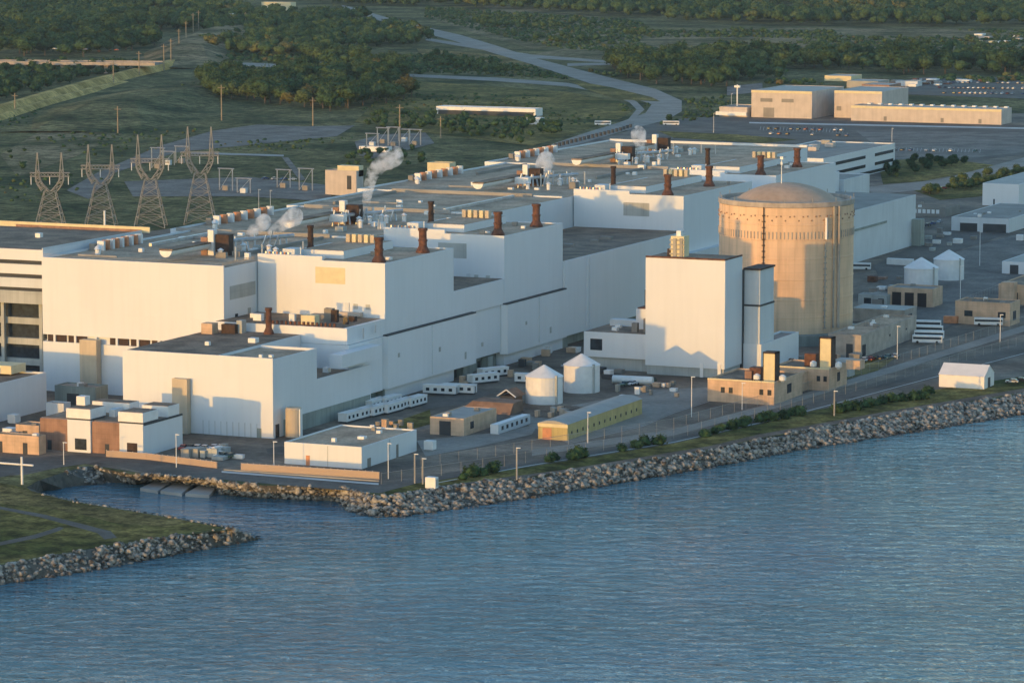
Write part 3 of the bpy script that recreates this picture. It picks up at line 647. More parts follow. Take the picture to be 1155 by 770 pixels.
for xx, yy, s, h, m in ((-566, 1072, 3, 2.2, 'white_paint'), (-555, 1075, 2, 2.4, 'white_paint'), (-546, 1070, 5, 3, 'cream'), (-541, 1078, 2.2, 4, 'rust_dark'), (-544, 1080, 3, 4.2, 'roof_grey'),
                        (-537, 1082, 3, 1.6, 'rust_dark'), (-571, 1078, 2, 1.4, 'white_paint'), (-535, 1074, 1.6, 2.4, 'car_black'), (-550, 1085, 6, 1.4, 'roof_grey')):
    roofbox(r, xx, yy, 27.5, s, s*.7, h, m)
for k in range(15): MB().box(-558+k*1.6, -557.3+k*1.6, 1066, 1066.6, 27.5, 28.6).build('roof_pipe', 'rust', r)
stack(r, -556.5, 1061, 24.7, 8.6, 1.0, 'rust')

# service hall in front
r = thing('service_hall', 'sunlit white service hall with a dark flat roof, left foreground of the plant', 'hall', (-553, 1035, 0))
b = MB().box(-579.4, -546.6, 1006, 1064.3, 0, 24.6).box(-546.6, -526.4, 1006, 1036, 0, 23.7).box(-546.6, -526.4, 1036, 1064.3, 0, 14.0).box(-528.97, -526.4, 1064.3, 1074.5, 0, 14.0)
b.box(-579.4, -546.6, 1006, 1006.4, 24.6, 24.95).box(-546.6, -526.4, 1006, 1006.4, 23.7, 24.95); b.box(-526.8, -526.4, 1006.4, 1036, 23.7, 24.6).box(-546, -526.8, 1035.5, 1036, 23.7, 24.6)
b.box(-526.8, -526.4, 1036, 1074.5, 14, 14.8)
b.build('wall', 'white_cladding', r)
MB().box(-579, -547, 1006.4, 1064, 24.62, 24.72).build('roof', 'roof_dark', r)
MB().box(-546.5, -526.8, 1006.4, 1035.5, 23.72, 23.82).build('roof', 'roof_gravel', r)
MB().box(-546.5, -526.8, 1036.2, 1064.2, 14.02, 14.12).build('roof', 'roof_dark', r)
MB().box(-560.5, -555.2, 1003.6, 1005.9, 0, 17.2).build('duct', 'beige_duct', r)
MB().lathe(-522.6, 1012.5, [(2.6, 0), (2.6, 8.6), (2.3, 9.2)], 20).build('lift_shaft', 'beige_duct', r)
MB().box(-520.3, -519.9, 1011.5, 1013.2, 0, 8.8).build('shaft_panel', 'white_paint', r)
win(r, 'E', -526.4, 1007.5, 1010, 0, 4.2, 'window_glass', 'doorway')
win(r, 'S', 1006, -532, -530.5, 0, 3, 'green_grey', 'door')
b = MB()
for k in range(10): b.box(-551+k*2.1, -550.9+k*2.1, 1005.9, 1006, 0, 4.4)
b.build('base_joints', 'grey_panel', r)
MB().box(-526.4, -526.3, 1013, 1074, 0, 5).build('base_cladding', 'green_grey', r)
for xx, yy, s, h in ((-551, 1040, 2.6, 1.5), (-561, 1028, 1.4, 1.2), (-529, 1010, 1.2, .8), (-575, 1055, 4, 3.4), (-533, 1056, 2, 1.6), (-531.5, 1008, 1, 1.0)):
    roofbox(r, xx, yy, 24.7 if yy < 1045 or xx < -570 else 14.1, s, s, h, 'white_paint' if xx != -575 else 'tan_wall')
roofbox(r, -569, 1058, 24.7, 5, 3, 3.0, 'rust_dark'); roofbox(r, -566, 1060, 24.7, 2, 3, 4.2, 'grey_panel')
for i, (xx, yy) in enumerate(((-579.6, 1006),)): pass

# ------------------------------------------------------------------ domed round building
cx_, cy_ = P(891.5, 378, 3.9); RV = 25.1
VX, VY = cx_+RV*_fh[0]*1.0, cy_+RV*_fh[1]; vd = math.atan2(-VY, -VX)
r = thing('vacuum_building', 'huge round concrete building with a shallow brown dome, half lit orange', 'building', (VX, VY, 0))
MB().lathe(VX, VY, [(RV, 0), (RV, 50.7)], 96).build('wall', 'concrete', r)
MB().lathe(VX, VY, [(RV-.2, 50.6), (RV+.35, 50.9), (RV+.35, 52.7), (RV-1, 52.8), (RV-1.4, 51.4)], 96).build('rim', 'concrete_plain', r)
MB().lathe(VX, VY, [(RV-1.4, 51.4), (18.8, 52.4)]+[(18.4*math.sin(a)/math.sin(R(38)), 52.5+5.7*(math.cos(a)-math.cos(R(38)))/(1-math.cos(R(38)))) for a in [R(38-x*3.8) for x in range(0, 10)]]+[(.1, 58.21)], 72).build('dome', 'dome_roof', r, smooth=True)
for k in range(96):
    a = 2*math.pi*k/96; z = 46.9+1.0*math.sin(k*2.1); x, y = VX+(RV+.12)*math.cos(a), VY+(RV+.12)*math.sin(a)
    MB().box(x-.2, x+.2, y-.2, y+.2, z, z+.5).build('tendon_anchor', 'brick', r)
b = MB()
for k in range(110):
    a = 2*math.pi*k/110; x, y = VX+(RV+.02)*math.cos(a), VY+(RV+.02)*math.sin(a); b.box(x-.2, x+.2, y-.2, y+.2, 39.3, 41.9)
b.build('wall_slots', 'concrete_plain', r)
for z in (44.2, 38.6, 31.6, 24, 16.5, 10):
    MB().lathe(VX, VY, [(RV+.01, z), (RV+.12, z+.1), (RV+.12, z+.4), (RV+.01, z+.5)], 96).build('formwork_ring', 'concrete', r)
def ontoV(px, k=0):
    s = (px-891.5)/77.0; a = math.asin(max(-1, min(1, s))); base = math.atan2(-_fh[1], -_fh[0])
    return base+a
for px_, w, m, z0, z1 in ((861, .3, 'rust_dark', 6, 51), (930, .4, 'steel', 6, 38), (940, .5, 'steel', 6, 51), (946, .8, 'concrete_plain', 6, 51), (931, .7, 'white_paint', 39, 47), (858, 1.1, 'rust', 8, 19)):
    a = ontoV(px_); x, y = VX+(RV+.5)*math.cos(a), VY+(RV+.5)*math.sin(a)
    b = MB(); b.box(x-w/2, x+w/2, y-w/2, y+w/2, z0, z1)
    if px_ in (930, 861):
        for k in range(int((z1-z0)/2.2)): b.box(x-.5, x+.5, y-.5, y+.5, z0+k*2.2, z0+k*2.2+.3)
    b.build('ladder' if w < .8 else 'pipe_run', m, r)
b = MB(); b.beam((VX-1, VY-3, 57.5), (VX-1, VY-3, 68), .2, 8, .1)
for z, s in ((65, .35), (67, .6)): b.box(VX-1-s, VX-1+s, VY-3.2, VY-2.8, z, z+1.0)
b.build('mast', 'white_paint', r)
for a in range(0, 360, 24): MB().beam((VX+RV*math.cos(R(a)), VY+RV*math.sin(R(a)), 52.7), (VX+RV*math.cos(R(a)), VY+RV*math.sin(R(a)), 54.2), .12, 4).build('rail_post', 'steel', r)
MB().lathe(VX, VY, [(RV+3.5, 0), (RV+3.5, 3.9), (RV+.2, 4.1)], 64).build('skirt', 'green_grey', r)

# ------------------------------------------------------------------ white tower in front of the dome
r = thing('white_tower', 'tall windowless white tower standing in front of the domed building', 'building', (-461, 1197, 0))
MB().box(-476.4, -447, 1189.5, 1206.5, 3.2, 40.8).build('wall', 'white_cladding', r)
MB().box(-476, -447.4, 1190, 1206, 0, 3.2).build('base_wall', 'grey_panel', r)
MB().box(-475.9, -447.5, 1190, 1206, 40.8, 41.0).build('roof', 'roof_dark', r)
b = MB().box(-476.4, -447, 1189.4, 1189.7, 40.8, 41.4).box(-447.3, -447, 1189.7, 1206.5, 40.8, 41.4); b.build('parapet', 'rust', r)
MB().box(-468.5, -463.6, 1193, 1198, 41, 48.2).build('penthouse', 'cream', r)
MB().box(-466.8, -465.2, 1194, 1196, 48.2, 50).build('penthouse', 'white_paint', r)
for k in range(4): MB().box(-468.9, -463.2, 1192.7, 1193, 41.8+k*1.6, 42.3+k*1.6).build('gallery', 'steel', r)
for k in range(2): MB().box(-467.5+k*2.4, -466.4+k*2.4, 1192.6, 1193, 41.0, 47.5).build('louvre', 'steel', r)
MB().box(-470.2, -469.2, 1194, 1196, 41, 43.6).build('roof_unit', 'rust_dark', r)
MB().box(-447, -440.8, 1207.5, 1222, 3, 23.3).build('lift_shaft', 'pale_cladding', r)
MB().box(-447, -440.6, 1207.4, 1222, 23.3, 23.9).build('flashing', 'dark_joint', r)
MB().box(-447, -441, 1208, 1222, 23.9, 36.0).build('lift_shaft', 'pale_cladding', r)
MB().box(-447, -440.5, 1207.3, 1222.2, 36.0, 36.6).build('flashing', 'rust_dark', r)
MB().box(-447.6, -446.6, 1206.5, 1207.5, 0, 36).build('pipe_run', 'dark_joint', r)
body(r, -447.0, -440, 1207, 1246, 0, 10.2, 'white_cladding', 'roof_grey')
for xx in (-456, -449.5): MB().box(xx, xx+1.2, 1189.3, 1190, 0, 5).build('doorway', 'white_paint', r)
# left wing
x0, x1, y0, y1 = -501.5, -476.5, 1194, 1216
MB().box(x0, x1, y0, y1, 4.4, 13.2).build('wing_wall', 'white_cladding', r)
MB().box(x0+.8, x1, y0+.8, y1, 0, 4.4).build('base_wall', 'grey_panel', r)
MB().box(x0+.4, x1, y0+.4, y1, 13.2, 13.3).build('roof', 'roof_dark', r)
win(r, 'S', y0, -499, -494.5, 6.8, 10.8, 'window_glass')
MB().box(-487, -477, 1207, 1216, 13.3, 20.5).build('penthouse', 'white_cladding', r)
MB().box(-486.6, -477, 1207.4, 1215.6, 20.5, 20.9).build('roof', 'rust', r)
MB().box(-499, -488, 1212, 1215.8, 13.3, 15.6).build('penthouse', 'pale_cladding', r)
MB().lathe(-484, 1210, [(.9, 20.9), (.9, 27)], 12).build('flue', 'car_black', r)
for xx, yy, h in ((-492, 1200, 1.2), (-484, 1199, 3.2), (-480, 1200, 4.8), (-479, 1203, 4), (-494, 1208, 1)): roofbox(r, xx, yy, 13.3, 2, 2, h, 'roof_grey' if h > 3 else 'white_paint')

# ------------------------------------------------------------------ office block with ribbon windows
r = thing('office_block', 'low white office block with dark ribbon windows, behind the dome', 'office', (-700, 2000, 0))
body(r, -722, -673, 1944, 2071, 0, 15.0, 'white_cladding', 'roof_grey')
for (a, c) in ((1949, 2017), (2034, 2068)):
    for z in (4.6, 9.8): win(r, 'E', -673, a, c, z, z+1.8)
win(r, 'E', -673, 1990, 2068, .5, 2.2)
for k in range(8): roofbox(r, random.uniform(-718, -680), random.uniform(1950, 2060), 14.5, 5, 5, 2.2, random.choice(['white_paint', 'roof_metal', 'peach_wall']))
r = thing('entrance_office', 'flat-roofed cream office wing at the far end of the turbine hall', 'office', (-700, 1900, 0))
body(r, -760, -690, 1895, 1935, 0, 12, 'peach_wall', 'roof_grey')
body(r, -745, -722, 1936, 1990, 0, 16, 'cream', 'roof_grey')
r = thing('workshop_range', 'low white workshop range just beyond the last reactor block', 'building', (-600, 1750, 0))
body(r, -655, -577, 1660, 1690, 0, 30, 'white_cladding', 'roof_grey'); body(r, -640, -575, 1691, 1730, 0, 26, 'pale_cladding', 'roof_grey')

# ------------------------------------------------------------------ other buildings, one table row each
def cellb(name, label, cat, corner, lx, rx, yt, m, rm='roof_gravel', wins=(), units=0, par=.5, group=None):
    x0, x1, y0, y1, z1 = PB(corner[0], corner[1], lx, rx, yt)
    r = bldg(name, label, cat, x0, x1, y0, y1, z1, m, rm, par=par, group=group)
    for (f, a, c, za, zb, mm, nm) in wins:
        if f == 'S': win(r, 'S', y0, x0+(x1-x0)*a, x0+(x1-x0)*c, z1*za, z1*zb, mm, nm)
        else: win(r, 'E', x1, y0+(y1-y0)*a, y0+(y1-y0)*c, z1*za, z1*zb, mm, nm)
    rg = random.Random(int(corner[0]*7+corner[1]))
    for k in range(units):
        s = rg.uniform(.8, 2.2); roofbox(r, rg.uniform(x0+2, x1-2), rg.uniform(y0+2, y1-2), z1-par, s, s, rg.uniform(.6, 1.6), rg.choice(['white_paint', 'roof_grey']))
    return r, (x0, x1, y0, y1, z1)
WG = 'window_glass'
cellb('store_building', 'flat white store with a gravel roof beside the pink-lit barrier wall', 'building', (408, 529), 321, 470, 504, 'white_cladding', 'roof_gravel',
      [('S', .28, .33, 0, .45, 'orange_trim', 'door'), ('S', .56, .565, 0, .95, 'grey_panel', 'joint'), ('E', .1, .16, 0, .4, 'roof_grey', 'door'), ('E', .62, .66, 0, .6, 'roof_grey', 'door'), ('E', .5, .505, 0, .95, 'grey_panel', 'joint')], 4)
# low shed group
r, bb_ = cellb('workshop_shed', 'low green-grey workshop shed with a wide dark door', 'shed', (523, 492), 485, 560, 472, 'tan_wall', 'roof_metal', [('S', .28, .62, 0, .8, 'dark_joint', 'door'), ('E', .2, .3, .3, .7, WG, 'window')], 3, .2)
cellb('office_cabin', 'long pale office cabin with a row of small windows attached behind the workshop shed', 'cabin', (562, 490), 553, 598, 479, 'pale_cladding', 'white_paint',
      [('E', a, a+.06, .35, .75, WG, 'window') for a in (.1, .25, .4, .55, .7, .85)], 0, .1)
# yellow shed with curved roof
x0, x1, y0, y1, z1 = PB(640, 497, 607, 724, 479)
r = thing('yellow_shed', 'long low yellow shed with a curved grey roof near the shore road', 'shed', ((x0+x1)/2, (y0+y1)/2, 0))
MB().box(x0, x1, y0, y1, 0, z1).build('wall', 'yellow_wall', r)
b = MB(); n = 8; pr = [(x0-.2+(x1-x0+.4)*i/n, z1+.05+1.0*math.sin(math.pi*i/n)) for i in range(n+1)]
f_ = [(x, y0-.3, z) for x, z in pr]; k_ = [(x, y1+.3, z) for x, z in pr]
for i in range(n): b.face([f_[i], f_[i+1], k_[i+1], k_[i]])
b.face(f_[::-1]); b.face(k_); b.build('roof', 'roof_metal', r)
MB().box(x0-.1, x1+.1, y0-.12, y0+.1, z1-1.0, z1+.04).build('fascia', 'cream', r)
win(r, 'S', y0, x0+1.5, x0+4.5, 0, 3.6, 'orange_trim', 'door')
for k in range(13): win(r, 'E', x1, y0+3+k*(y1-y0-6)/12.5, y0+3.8+k*(y1-y0-6)/12.5, 1.6, 2.6, WG if k % 3 else 'dark_joint', 'window')
# orange-brown control buildings with tall cream flues
def control(label, corner, lx, rx, yt, chim, boxes, wall):
    x0, x1, y0, y1, z1 = PB(*corner, lx, rx, yt)
    r = bldg('generator_house', label, 'building', x0, x1, y0, y1, z1, wall, 'roof_dark', group='generator houses with cream flues')
    MB().box(x0-.06, x1+.06, y0-.06, y0+.3, z1-.3, z1+.15).build('coping', 'cream', r)
    for a in (.2, .32, .78, .9): win(r, 'S', y0, x0+(x1-x0)*a, x0+(x1-x0)*(a+.06), z1*.42, z1*.66)
    win(r, 'E', x1, y0+(y1-y0)*.45, y0+(y1-y0)*.6, z1*.3, z1*.7)
    xc = x0+(x1-x0)*.86; hx = ztop(corner[0], corner[1], chim)
    MB().box(xc-2, xc+2, y0+4, y0+8, z1-.6, hx).build('flue', 'cream', r)
    b = MB()
    for xx in (xc-2.15, xc+2.0): b.box(xx, xx+.2, y0+3.8, y0+8.2, z1-.6, hx+.5)
    b.box(xc-2.15, xc+2.2, y0+3.8, y0+8.2, hx, hx+.5); b.build('flue_frame', 'rust_dark', r)
    for k, (dx, dy, s, h, m) in enumerate(boxes): roofbox(r, xc+dx, y0+dy, z1-.6, s, s, h, m, 'roof_unit')
    MB().lathe(xc-4.2, y0+4, [(.3, z1-.6), (1.2, z1+.2), (1.2, z1+1.4), (.3, z1+2)], 12).build('roof_vent', 'white_paint', r)
    MB().lathe(xc+4.4, y0+5, [(.3, z1-.6), (1.2, z1+.2), (1.2, z1+1.4), (.3, z1+2)], 12).build('roof_vent', 'white_paint', r)
    return (x0, x1, y0, y1, z1)
control('front orange-brown generator house with a tall cream flue', (873, 457), 798, 905, 431, 401, ((-6, 9, 4, 4, 'rust'), (-8, 7, 2.4, 3, 'brick')), 'tan_wall')
control('rear orange-brown generator house with a tall cream flue, nearer the dome', (935, 441), 872, 955, 416, 384, ((-6.5, 9, 4, 4.4, 'rust'), (9, 9, 5, 3, 'tan_wall')), 'tan_wall')
for lab, (px_, py_), sx, sy, h, m in (('tan equipment cabin with a sloping hood between the two generator houses', (898, 441), 5, 6, 6.5, 'tan_wall'), ('pale blue air cooler box beside the front generator house', (909, 436), 5, 8, 4, 'pale_cladding'),
                                      ('grey equipment cabin right of the rear generator house', (950, 425), 5, 6, 6, 'grey_panel')):
    x, y = P(px_, py_); b = MB().box(x-sx/2, x+sx/2, y, y+sy, 0, h)
    b.face([(x-sx/2-.1, y-1.4, h-1.2), (x+sx/2+.1, y-1.4, h-1.2), (x+sx/2+.1, y+.5, h+.2), (x-sx/2-.1, y+.5, h+.2)])
    single(b, 'equipment_cabin', m, lab, 'cabin', org=(x, y+sy/2, 0))
# right of the dome
cellb('grey_service_building', 'grey concrete service building with a tall dark doorway right of the dome', 'building', (971, 404), 934, 1033, 378, 'concrete_plain', 'roof_gravel',
      [('E', .02, .08, .05, .55, WG, 'doorway'), ('E', .5, .52, .5, .6, WG, 'window'), ('E', .8, .82, .5, .6, WG, 'window'), ('S', .55, .75, 0, .6, 'dark_joint', 'doorway')], 7)
cellb('blue_roof_building', 'low building with a pale blue metal roof behind the grey service building', 'building', (1020, 365), 960, 1034, 350, 'concrete_plain', 'roof_metal', [('E', .3, .6, .2, .6, WG, 'window')], 1, .15)
cellb('garage', 'tan garage with three wide dark doors below the white tanks', 'garage', (1052, 347), 1001, 1063, 326, 'tan_wall', 'roof_grey',
      [('S', .1, .3, 0, .75, 'car_black', 'door'), ('S', .38, .58, 0, .75, 'car_black', 'door'), ('S', .66, .86, 0, .75, 'car_black', 'door')], 1)
cellb('small_workshop', 'small grey workshop with a pale roof left of the three-door garage', 'building', (1000, 346), 968, 1006, 333, 'grey_panel', 'roof_grey', [('S', .2, .45, 0, .7, WG, 'door'), ('S', .7, .9, 0, .7, 'dark_joint', 'door')], 0, .2)
cellb('tan_building', 'tan flat-roofed building with two small windows by the inner road', 'building', (1139, 368), 1077, 1150, 342, 'tan_wall', 'roof_dark', [('S', .17, .32, .35, .6, WG, 'window'), ('S', .78, .92, .35, .6, WG, 'window'), ('E', .3, .6, .2, .6, WG, 'door')], 4)
cellb('brown_building', 'brown block with a square tan chimney at the right edge', 'building', (1170, 345), 1126, 1210, 322, 'tan_wall', 'roof_dark', [('S', .3, .5, .2, .6, WG, 'window')], 3)
x, y = P(1136, 345); single(MB().box(x-2.6, x+2.6, y, y+5, 0, 9.5), 'brick_chimney', 'tan_wall', 'square tan chimney rising behind the two-window building', 'chimney', org=(x, y, 0))
cellb('white_hut', 'small white hut with a dark doorway at the right edge', 'hut', (1160, 310), 1130, 1200, 296, 'white_cladding', 'roof_metal', [('S', .3, .62, 0, .75, 'dark_joint', 'doorway')], 0, .15)
cellb('canopy_building', 'low building with a pale canopy front in the right distance', 'building', (1138, 263), 1073, 1190, 247, 'pale_cladding', 'roof_grey', [('S', .15, .45, 0, .6, 'dark_joint', 'doorway'), ('S', .55, .95, 0, .6, 'dark_joint', 'doorway')], 5, .3)
cellb('white_warehouse', 'white gabled warehouse at the right edge beyond the canopy building', 'warehouse', (1149, 233), 1108, 1230, 208, 'white_cladding', 'roof_metal', [('S', .3, .34, 0, .3, WG, 'door')], 0, .2)
cellb('glazed_office', 'low office with a white band of windows beside the end of the reactor bay', 'office', (1066, 245), 1015, 1082, 235, 'roof_grey', 'roof_dark', [('S', .3+.1*k, .37+.1*k, .35, .8, 'white_paint', 'window') for k in range(6)], 2, .3)
# left edge group
x0, x1, y0, y1 = -720, -622.3, 975, 1031
r = bldg('white_annex', 'white flat-roofed building at the left edge, its shaded long side facing the lake', 'building', x0, x1, y0, y1, 12.3, 'white_cladding', 'roof_dark')
MB().box(x0, -630, 1022, 1031, 12.3, 15.0).build('penthouse', 'cream', r); MB().box(-648, -634, 1021.8, 1030, 12.3, 14.2).build('penthouse', 'pale_cladding', r)
x, y = P(60, 470); 
cellb('side_wing', 'small white wing joined to the white building at the left edge', 'building', (72, 472), 52, 80, 455, 'pale_cladding', 'roof_dark', (), 0)
cellb('grey_store', 'grey flat store in the shadow behind the pump house', 'building', (108, 458), 62, 122, 437, 'green_grey', 'roof_grey', [('S', .3, .6, 0, .6, 'dark_joint', 'door')], 3)
cellb('brown_shed', 'dark brown shed with a flat roof at the lower left', 'shed', (44, 513), -20, 52, 492, 'tan_wall', 'roof_dark', [('S', .3, .36, 0, .6, 'dark_joint', 'door'), ('S', .72, .8, 0, .6, 'dark_joint', 'door')], 2)
cellb('brown_shed', 'smaller tan shed behind the dark brown shed', 'shed', (44, 497), 18, 58, 480, 'tan_wall', 'roof_dark', [('S', .3, .5, 0, .6, 'dark_joint', 'door')], 1)
for k, (px_, py_, l_, yt, m, lab) in enumerate(((42, 410, -30, 392, 'brick', 'reddish cabin below the banded office annex'), (44, 383, -20, 373, 'roof_metal', 'long pale roof shed under the banded office annex'),
                                 (30, 366, -30, 356, 'grey_panel', 'grey store shed in the shadow under the office annex'), (50, 425, -30, 414, 'white_cladding', 'low white store beside the reddish cabin'))):
    cellb('yard_shed', lab, 'shed', (px_, py_), l_, px_+6, yt, m, 'roof_grey', [('S', .6, .7, 0, .7, 'dark_joint', 'door')], 3, .2)
# pump house
r = thing('pump_house', 'pump house with orange-brown panels between white blocks, by the cove road', 'building', (-563, 972, 0))
x0, x1, y0, y1 = -581.6, -545.5, 958.9, 983
b = MB().box(x0, x1, y0+1.2, y1, 0, 9.6); b.build('wall', 'white_cladding', r)
for a, c in ((x0, -571.6), (-563.6, -553.6)): MB().box(a+.1, c-.1, y0+.5, y0+1.2, 0, 9.6).build('brick_panel', 'brick', r)
for a, c in ((-571.6, -563.6), (-553.6, -545.5)):
    MB().box(a, c, y0-.2, y0+1.2, 0, 9.8).build('pier', 'white_cladding', r); MB().box(a-.3, c+.1, y0-.3, y0+9, 10.3, 13.2).build('roof_house', 'white_paint', r)
    MB().box(a, c, y0+.0, y0+8.6, 9.8, 10.3).build('flashing', 'dark_joint', r); MB().box(a, c-.2, y0+.1, y0+8.6, 13.2, 13.3).build('roof', 'roof_dark', r)
MB().box(x0+.4, x1-.4, y0+1.5, y1-.4, 9.62, 9.75).build('roof', 'roof_dark', r)
for a, c, ya, yb in ((-573, -560, y1-7, y1-1), (-555, -546, y1-8, y1-1)):
    MB().box(a, c, ya, yb, 9.7, 13.0).build('roof_house', 'white_paint', r); MB().box(a+.3, c-.3, ya+.3, yb-.3, 13, 13.1).build('roof', 'roof_dark', r)
MB().box(-572, -569, y0+6, y0+9, 13.3, 16).build('roof_house', 'white_paint', r)
MB().box(-563, -561, y0+10, y1-9, 9.7, 12).build('roof_unit', 'pale_cladding', r)
win(r, 'S', y0-.2, -551, -547.5, .2, 4, 'rust_dark', 'door'); win(r, 'S', y0-.2, -569, -565, .8, 4.2, WG, 'window')
for a in (-579, -559): win(r, 'S', y0+.5, a, a+1.4, 0, 3, 'dark_joint', 'door')
win(r, 'E', x1, y0+.2, y1, 9.3, 9.9, 'dark_joint', 'flashing')

# back warehouses
def farwh(label, x0, x1, y0, y1, z, wins, hz=0):
    r = bldg('warehouse', label, 'warehouse', x0, x1, y0, y1, z, 'peach_wall', 'roof_metal', par=.3)
    MB().box(x0-.1, x1+.1, y0-.15, y0+.3, z-1.6, z+.1).build('fascia', 'cream', r)
    for a, c, za, zb in wins: win(r, 'S', y0, x0+(x1-x0)*a, x0+(x1-x0)*c, za, zb, 'roof_grey')
    return r
r = farwh('long low warehouse with a skylit metal roof at the upper right', -830, -722, 2455, onX(1141, 133, -722)[0], 10.5, [(.22, .24, .5, 3.5), (.6, .62, .5, 3.5), (.85, .87, .5, 3.5)])
for k in range(14): roofbox(r, -824+k*7.6, 2478, 10.2, 2.4, 4, 1.0, 'white_paint', 'skylight')
farwh('left tall peach warehouse with a dark loading door', -906, -861, 2461, 2530, 19, [(.2, .38, .3, 7), (.15, .35, 11, 13.5), (.5, .7, 11, 13.5)])
farwh('right tall peach warehouse joined to the long skylit one', -851, -816, 2480, 2540, 19, [(.05, .15, 5, 8), (.55, .75, .2, 4)])
r = bldg('gate_house', 'small cream gatehouse with a mast left of the tall warehouses', 'gatehouse', -929, -908, 2458, 2490, 7, 'peach_wall', 'roof_grey'); MB().box(-931, -908, 2456, 2458, 1, 3.6).build('canopy', 'white_paint', r); MB().beam((-920, 2470, 7), (-920, 2470, 22), .5, 8).build('mast', 'white_paint', r); MB().box(-922, -918, 2469, 2471, 20, 21.5).build('lamp_head', 'white_paint', r)
for (corner, l_, rr_, yt, m, lab) in (((925+65, 100), 955, 1003, 92, 'roof_metal', 'grey shed roof behind the tall warehouses'), ((1003, 106), 972, 1016, 96, 'brick', 'brick building behind the long skylit warehouse'),
                                     ((1035, 98), 1010, 1040, 92, 'pale_cladding', 'small pale store in the yard behind the warehouses'), ((960, 92), 930, 972, 86, 'cream', 'cream roofed unit farthest behind the tall warehouses')):
    cellb('yard_building', lab, 'building', corner, l_, rr_, yt, m, 'roof_metal', (), 0, .2)
# buildings west of the hall
cellb('stair_penthouse', 'white stepped stair tower on the far edge of the turbine hall', 'building', (402, 221), 367, 410, 193, 'peach_wall', 'roof_grey', [('S', .7, .84, .25, .8, 'dark_joint', 'doorway')], 0)
x0, x1, y0, y1, _ = PB(402, 221, 378, 410, 190)
r = [o for o in col.objects if o.name.startswith('stair_penthouse')][0]
MB().box(x0, x1, y0+3, y1, 10, ztop(402, 221, 188)).build('upper_storey', 'cream', r)
cellb('stair_penthouse', 'small cream stair tower farther along the turbine hall edge', 'building', (507, 205), 482, 514, 184, 'cream', 'roof_grey', (), 0)
cellb('long_shelter', 'long low white shelter with an open dark side in the meadow', 'shelter', (604, 132), 492, 612, 123, 'white_paint', 'white_paint', [('S', 0.02, .98, .0, .55, 'dark_joint', 'opening')], 0, .2)
cellb('white_kiosk', 'white kiosk at the right end of the long meadow shelter', 'kiosk', (609, 141), 594, 614, 133, 'white_paint', 'white_paint', (), 0, .1)
cellb('low_store', 'white low store in front of the substation yard', 'shed', (437, 172), 405, 442, 166, 'white_paint', 'roof_metal', (), 0, .1)
cellb('farm_building', 'flat white building at the top edge left of centre', 'building', (328, 15), 295, 334, 3, 'cream', 'roof_metal', [('S', .3, .45, 0, .6, WG, 'door')], 0, .2)
# farmhouse with gable roof
x, y = P(257, 28); r = thing('farmhouse', 'tiny white gabled house among the trees at the top left', 'house', (x, y, 0)); MB().box(x-7, x+7, y, y+12, 0, 6).build('wall', 'white_paint', r)
b = MB(); b.face([(x-8, y-1, 6), (x+8, y-1, 6), (x, y-1, 12)]); b.face([(x-8, y+13, 6), (x, y+13, 12), (x+8, y+13, 6)]); b.face([(x-8, y-1, 6), (x, y-1, 12), (x, y+13, 12), (x-8, y+13, 6)]); b.face([(x+8, y-1, 6), (x+8, y+13, 6), (x, y+13, 12), (x, y-1, 12)]); b.face([(x-8, y-1, 6), (x-8, y+13, 6), (x+8, y+13, 6), (x+8, y-1, 6)]); b.build('roof', 'white_paint', r)
# white tent on the shore
x0, x1, y0, y1, z1 = PB(1110, 439, 1059, 1121, 425)
r = thing('storage_tent', 'white peaked storage tent beside the shore road', 'tent', ((x0+x1)/2, (y0+y1)/2, 0))
zr = z1+3.4; ym = (y0+y1)/2
MB().box(x0, x1, y0, y1, 0, z1).build('wall', 'canopy_cloth', r)
b = MB(); b.face([(x0-.2, y0-.3, z1), (x1+.2, y0-.3, z1), (x1+.2, ym, zr), (x0-.2, ym, zr)]); b.face([(x0-.2, ym, zr), (x1+.2, ym, zr), (x1+.2, y1+.3, z1), (x0-.2, y1+.3, z1)])
b.face([(x1+.1, y0, z1), (x1+.1, y1, z1), (x1+.1, ym, zr)]); b.face([(x0-.1, y1, z1), (x0-.1, y0, z1), (x0-.1, ym, zr)]); b.build('roof', 'canopy_cloth', r)
win(r, 'E', x1, ym-1.5, ym+1.2, 0, 3.4, 'dark_joint', 'doorway')
# brown tarp mound and hut
x0, x1, y0, y1, z1 = PB(575, 468, 516, 590, 462)
b = MB(); xm = (x0+x1)/2
for a, c in (((x0, y0), (x1, y0)),): b.face([(x0, y0, 0), (x1, y0, 0), (x1, y0+3, 3.4), (x0+4, y0+3, 3.4)]); b.face([(x0+4, y0+3, 3.4), (x1, y0+3, 3.4), (x1, y1, 3.6), (x0+4, y1, 3.6)]); b.face([(x1, y0, 0), (x1, y1, 0), (x1, y1, 3.6), (x1, y0+3, 3.4)]); b.face([(x0, y0, 0), (x0+4, y0+3, 3.4), (x0+4, y1, 3.6), (x0, y1, 0)])
single(b, 'covered_stockpile', 'tarp_brown', 'brown covered stockpile behind the workshop shed', 'stockpile')
x, y = P(571, 458); r = thing('timber_hut', 'small hut with a white-edged gable roof on the brown stockpile yard', 'hut', (x, y+4, 0)); MB().box(x-2.6, x+2.6, y+1, y+7, 0, 3.2).build('wall', 'tarp_brown', r)
b = MB(); 
for s in (-1, 1): b.face([(x+s*3.4, y, 3.1), (x, y, 5.4), (x, y+8, 5.4), (x+s*3.4, y+8, 3.1)]); 
b.build('roof', 'tarp_brown', r); b = MB(); b.beam((x-3.4, y, 3.1), (x, y, 5.4), .22); b.beam((x+3.4, y, 3.1), (x, y, 5.4), .22); b.build('verge_board', 'white_paint', r)

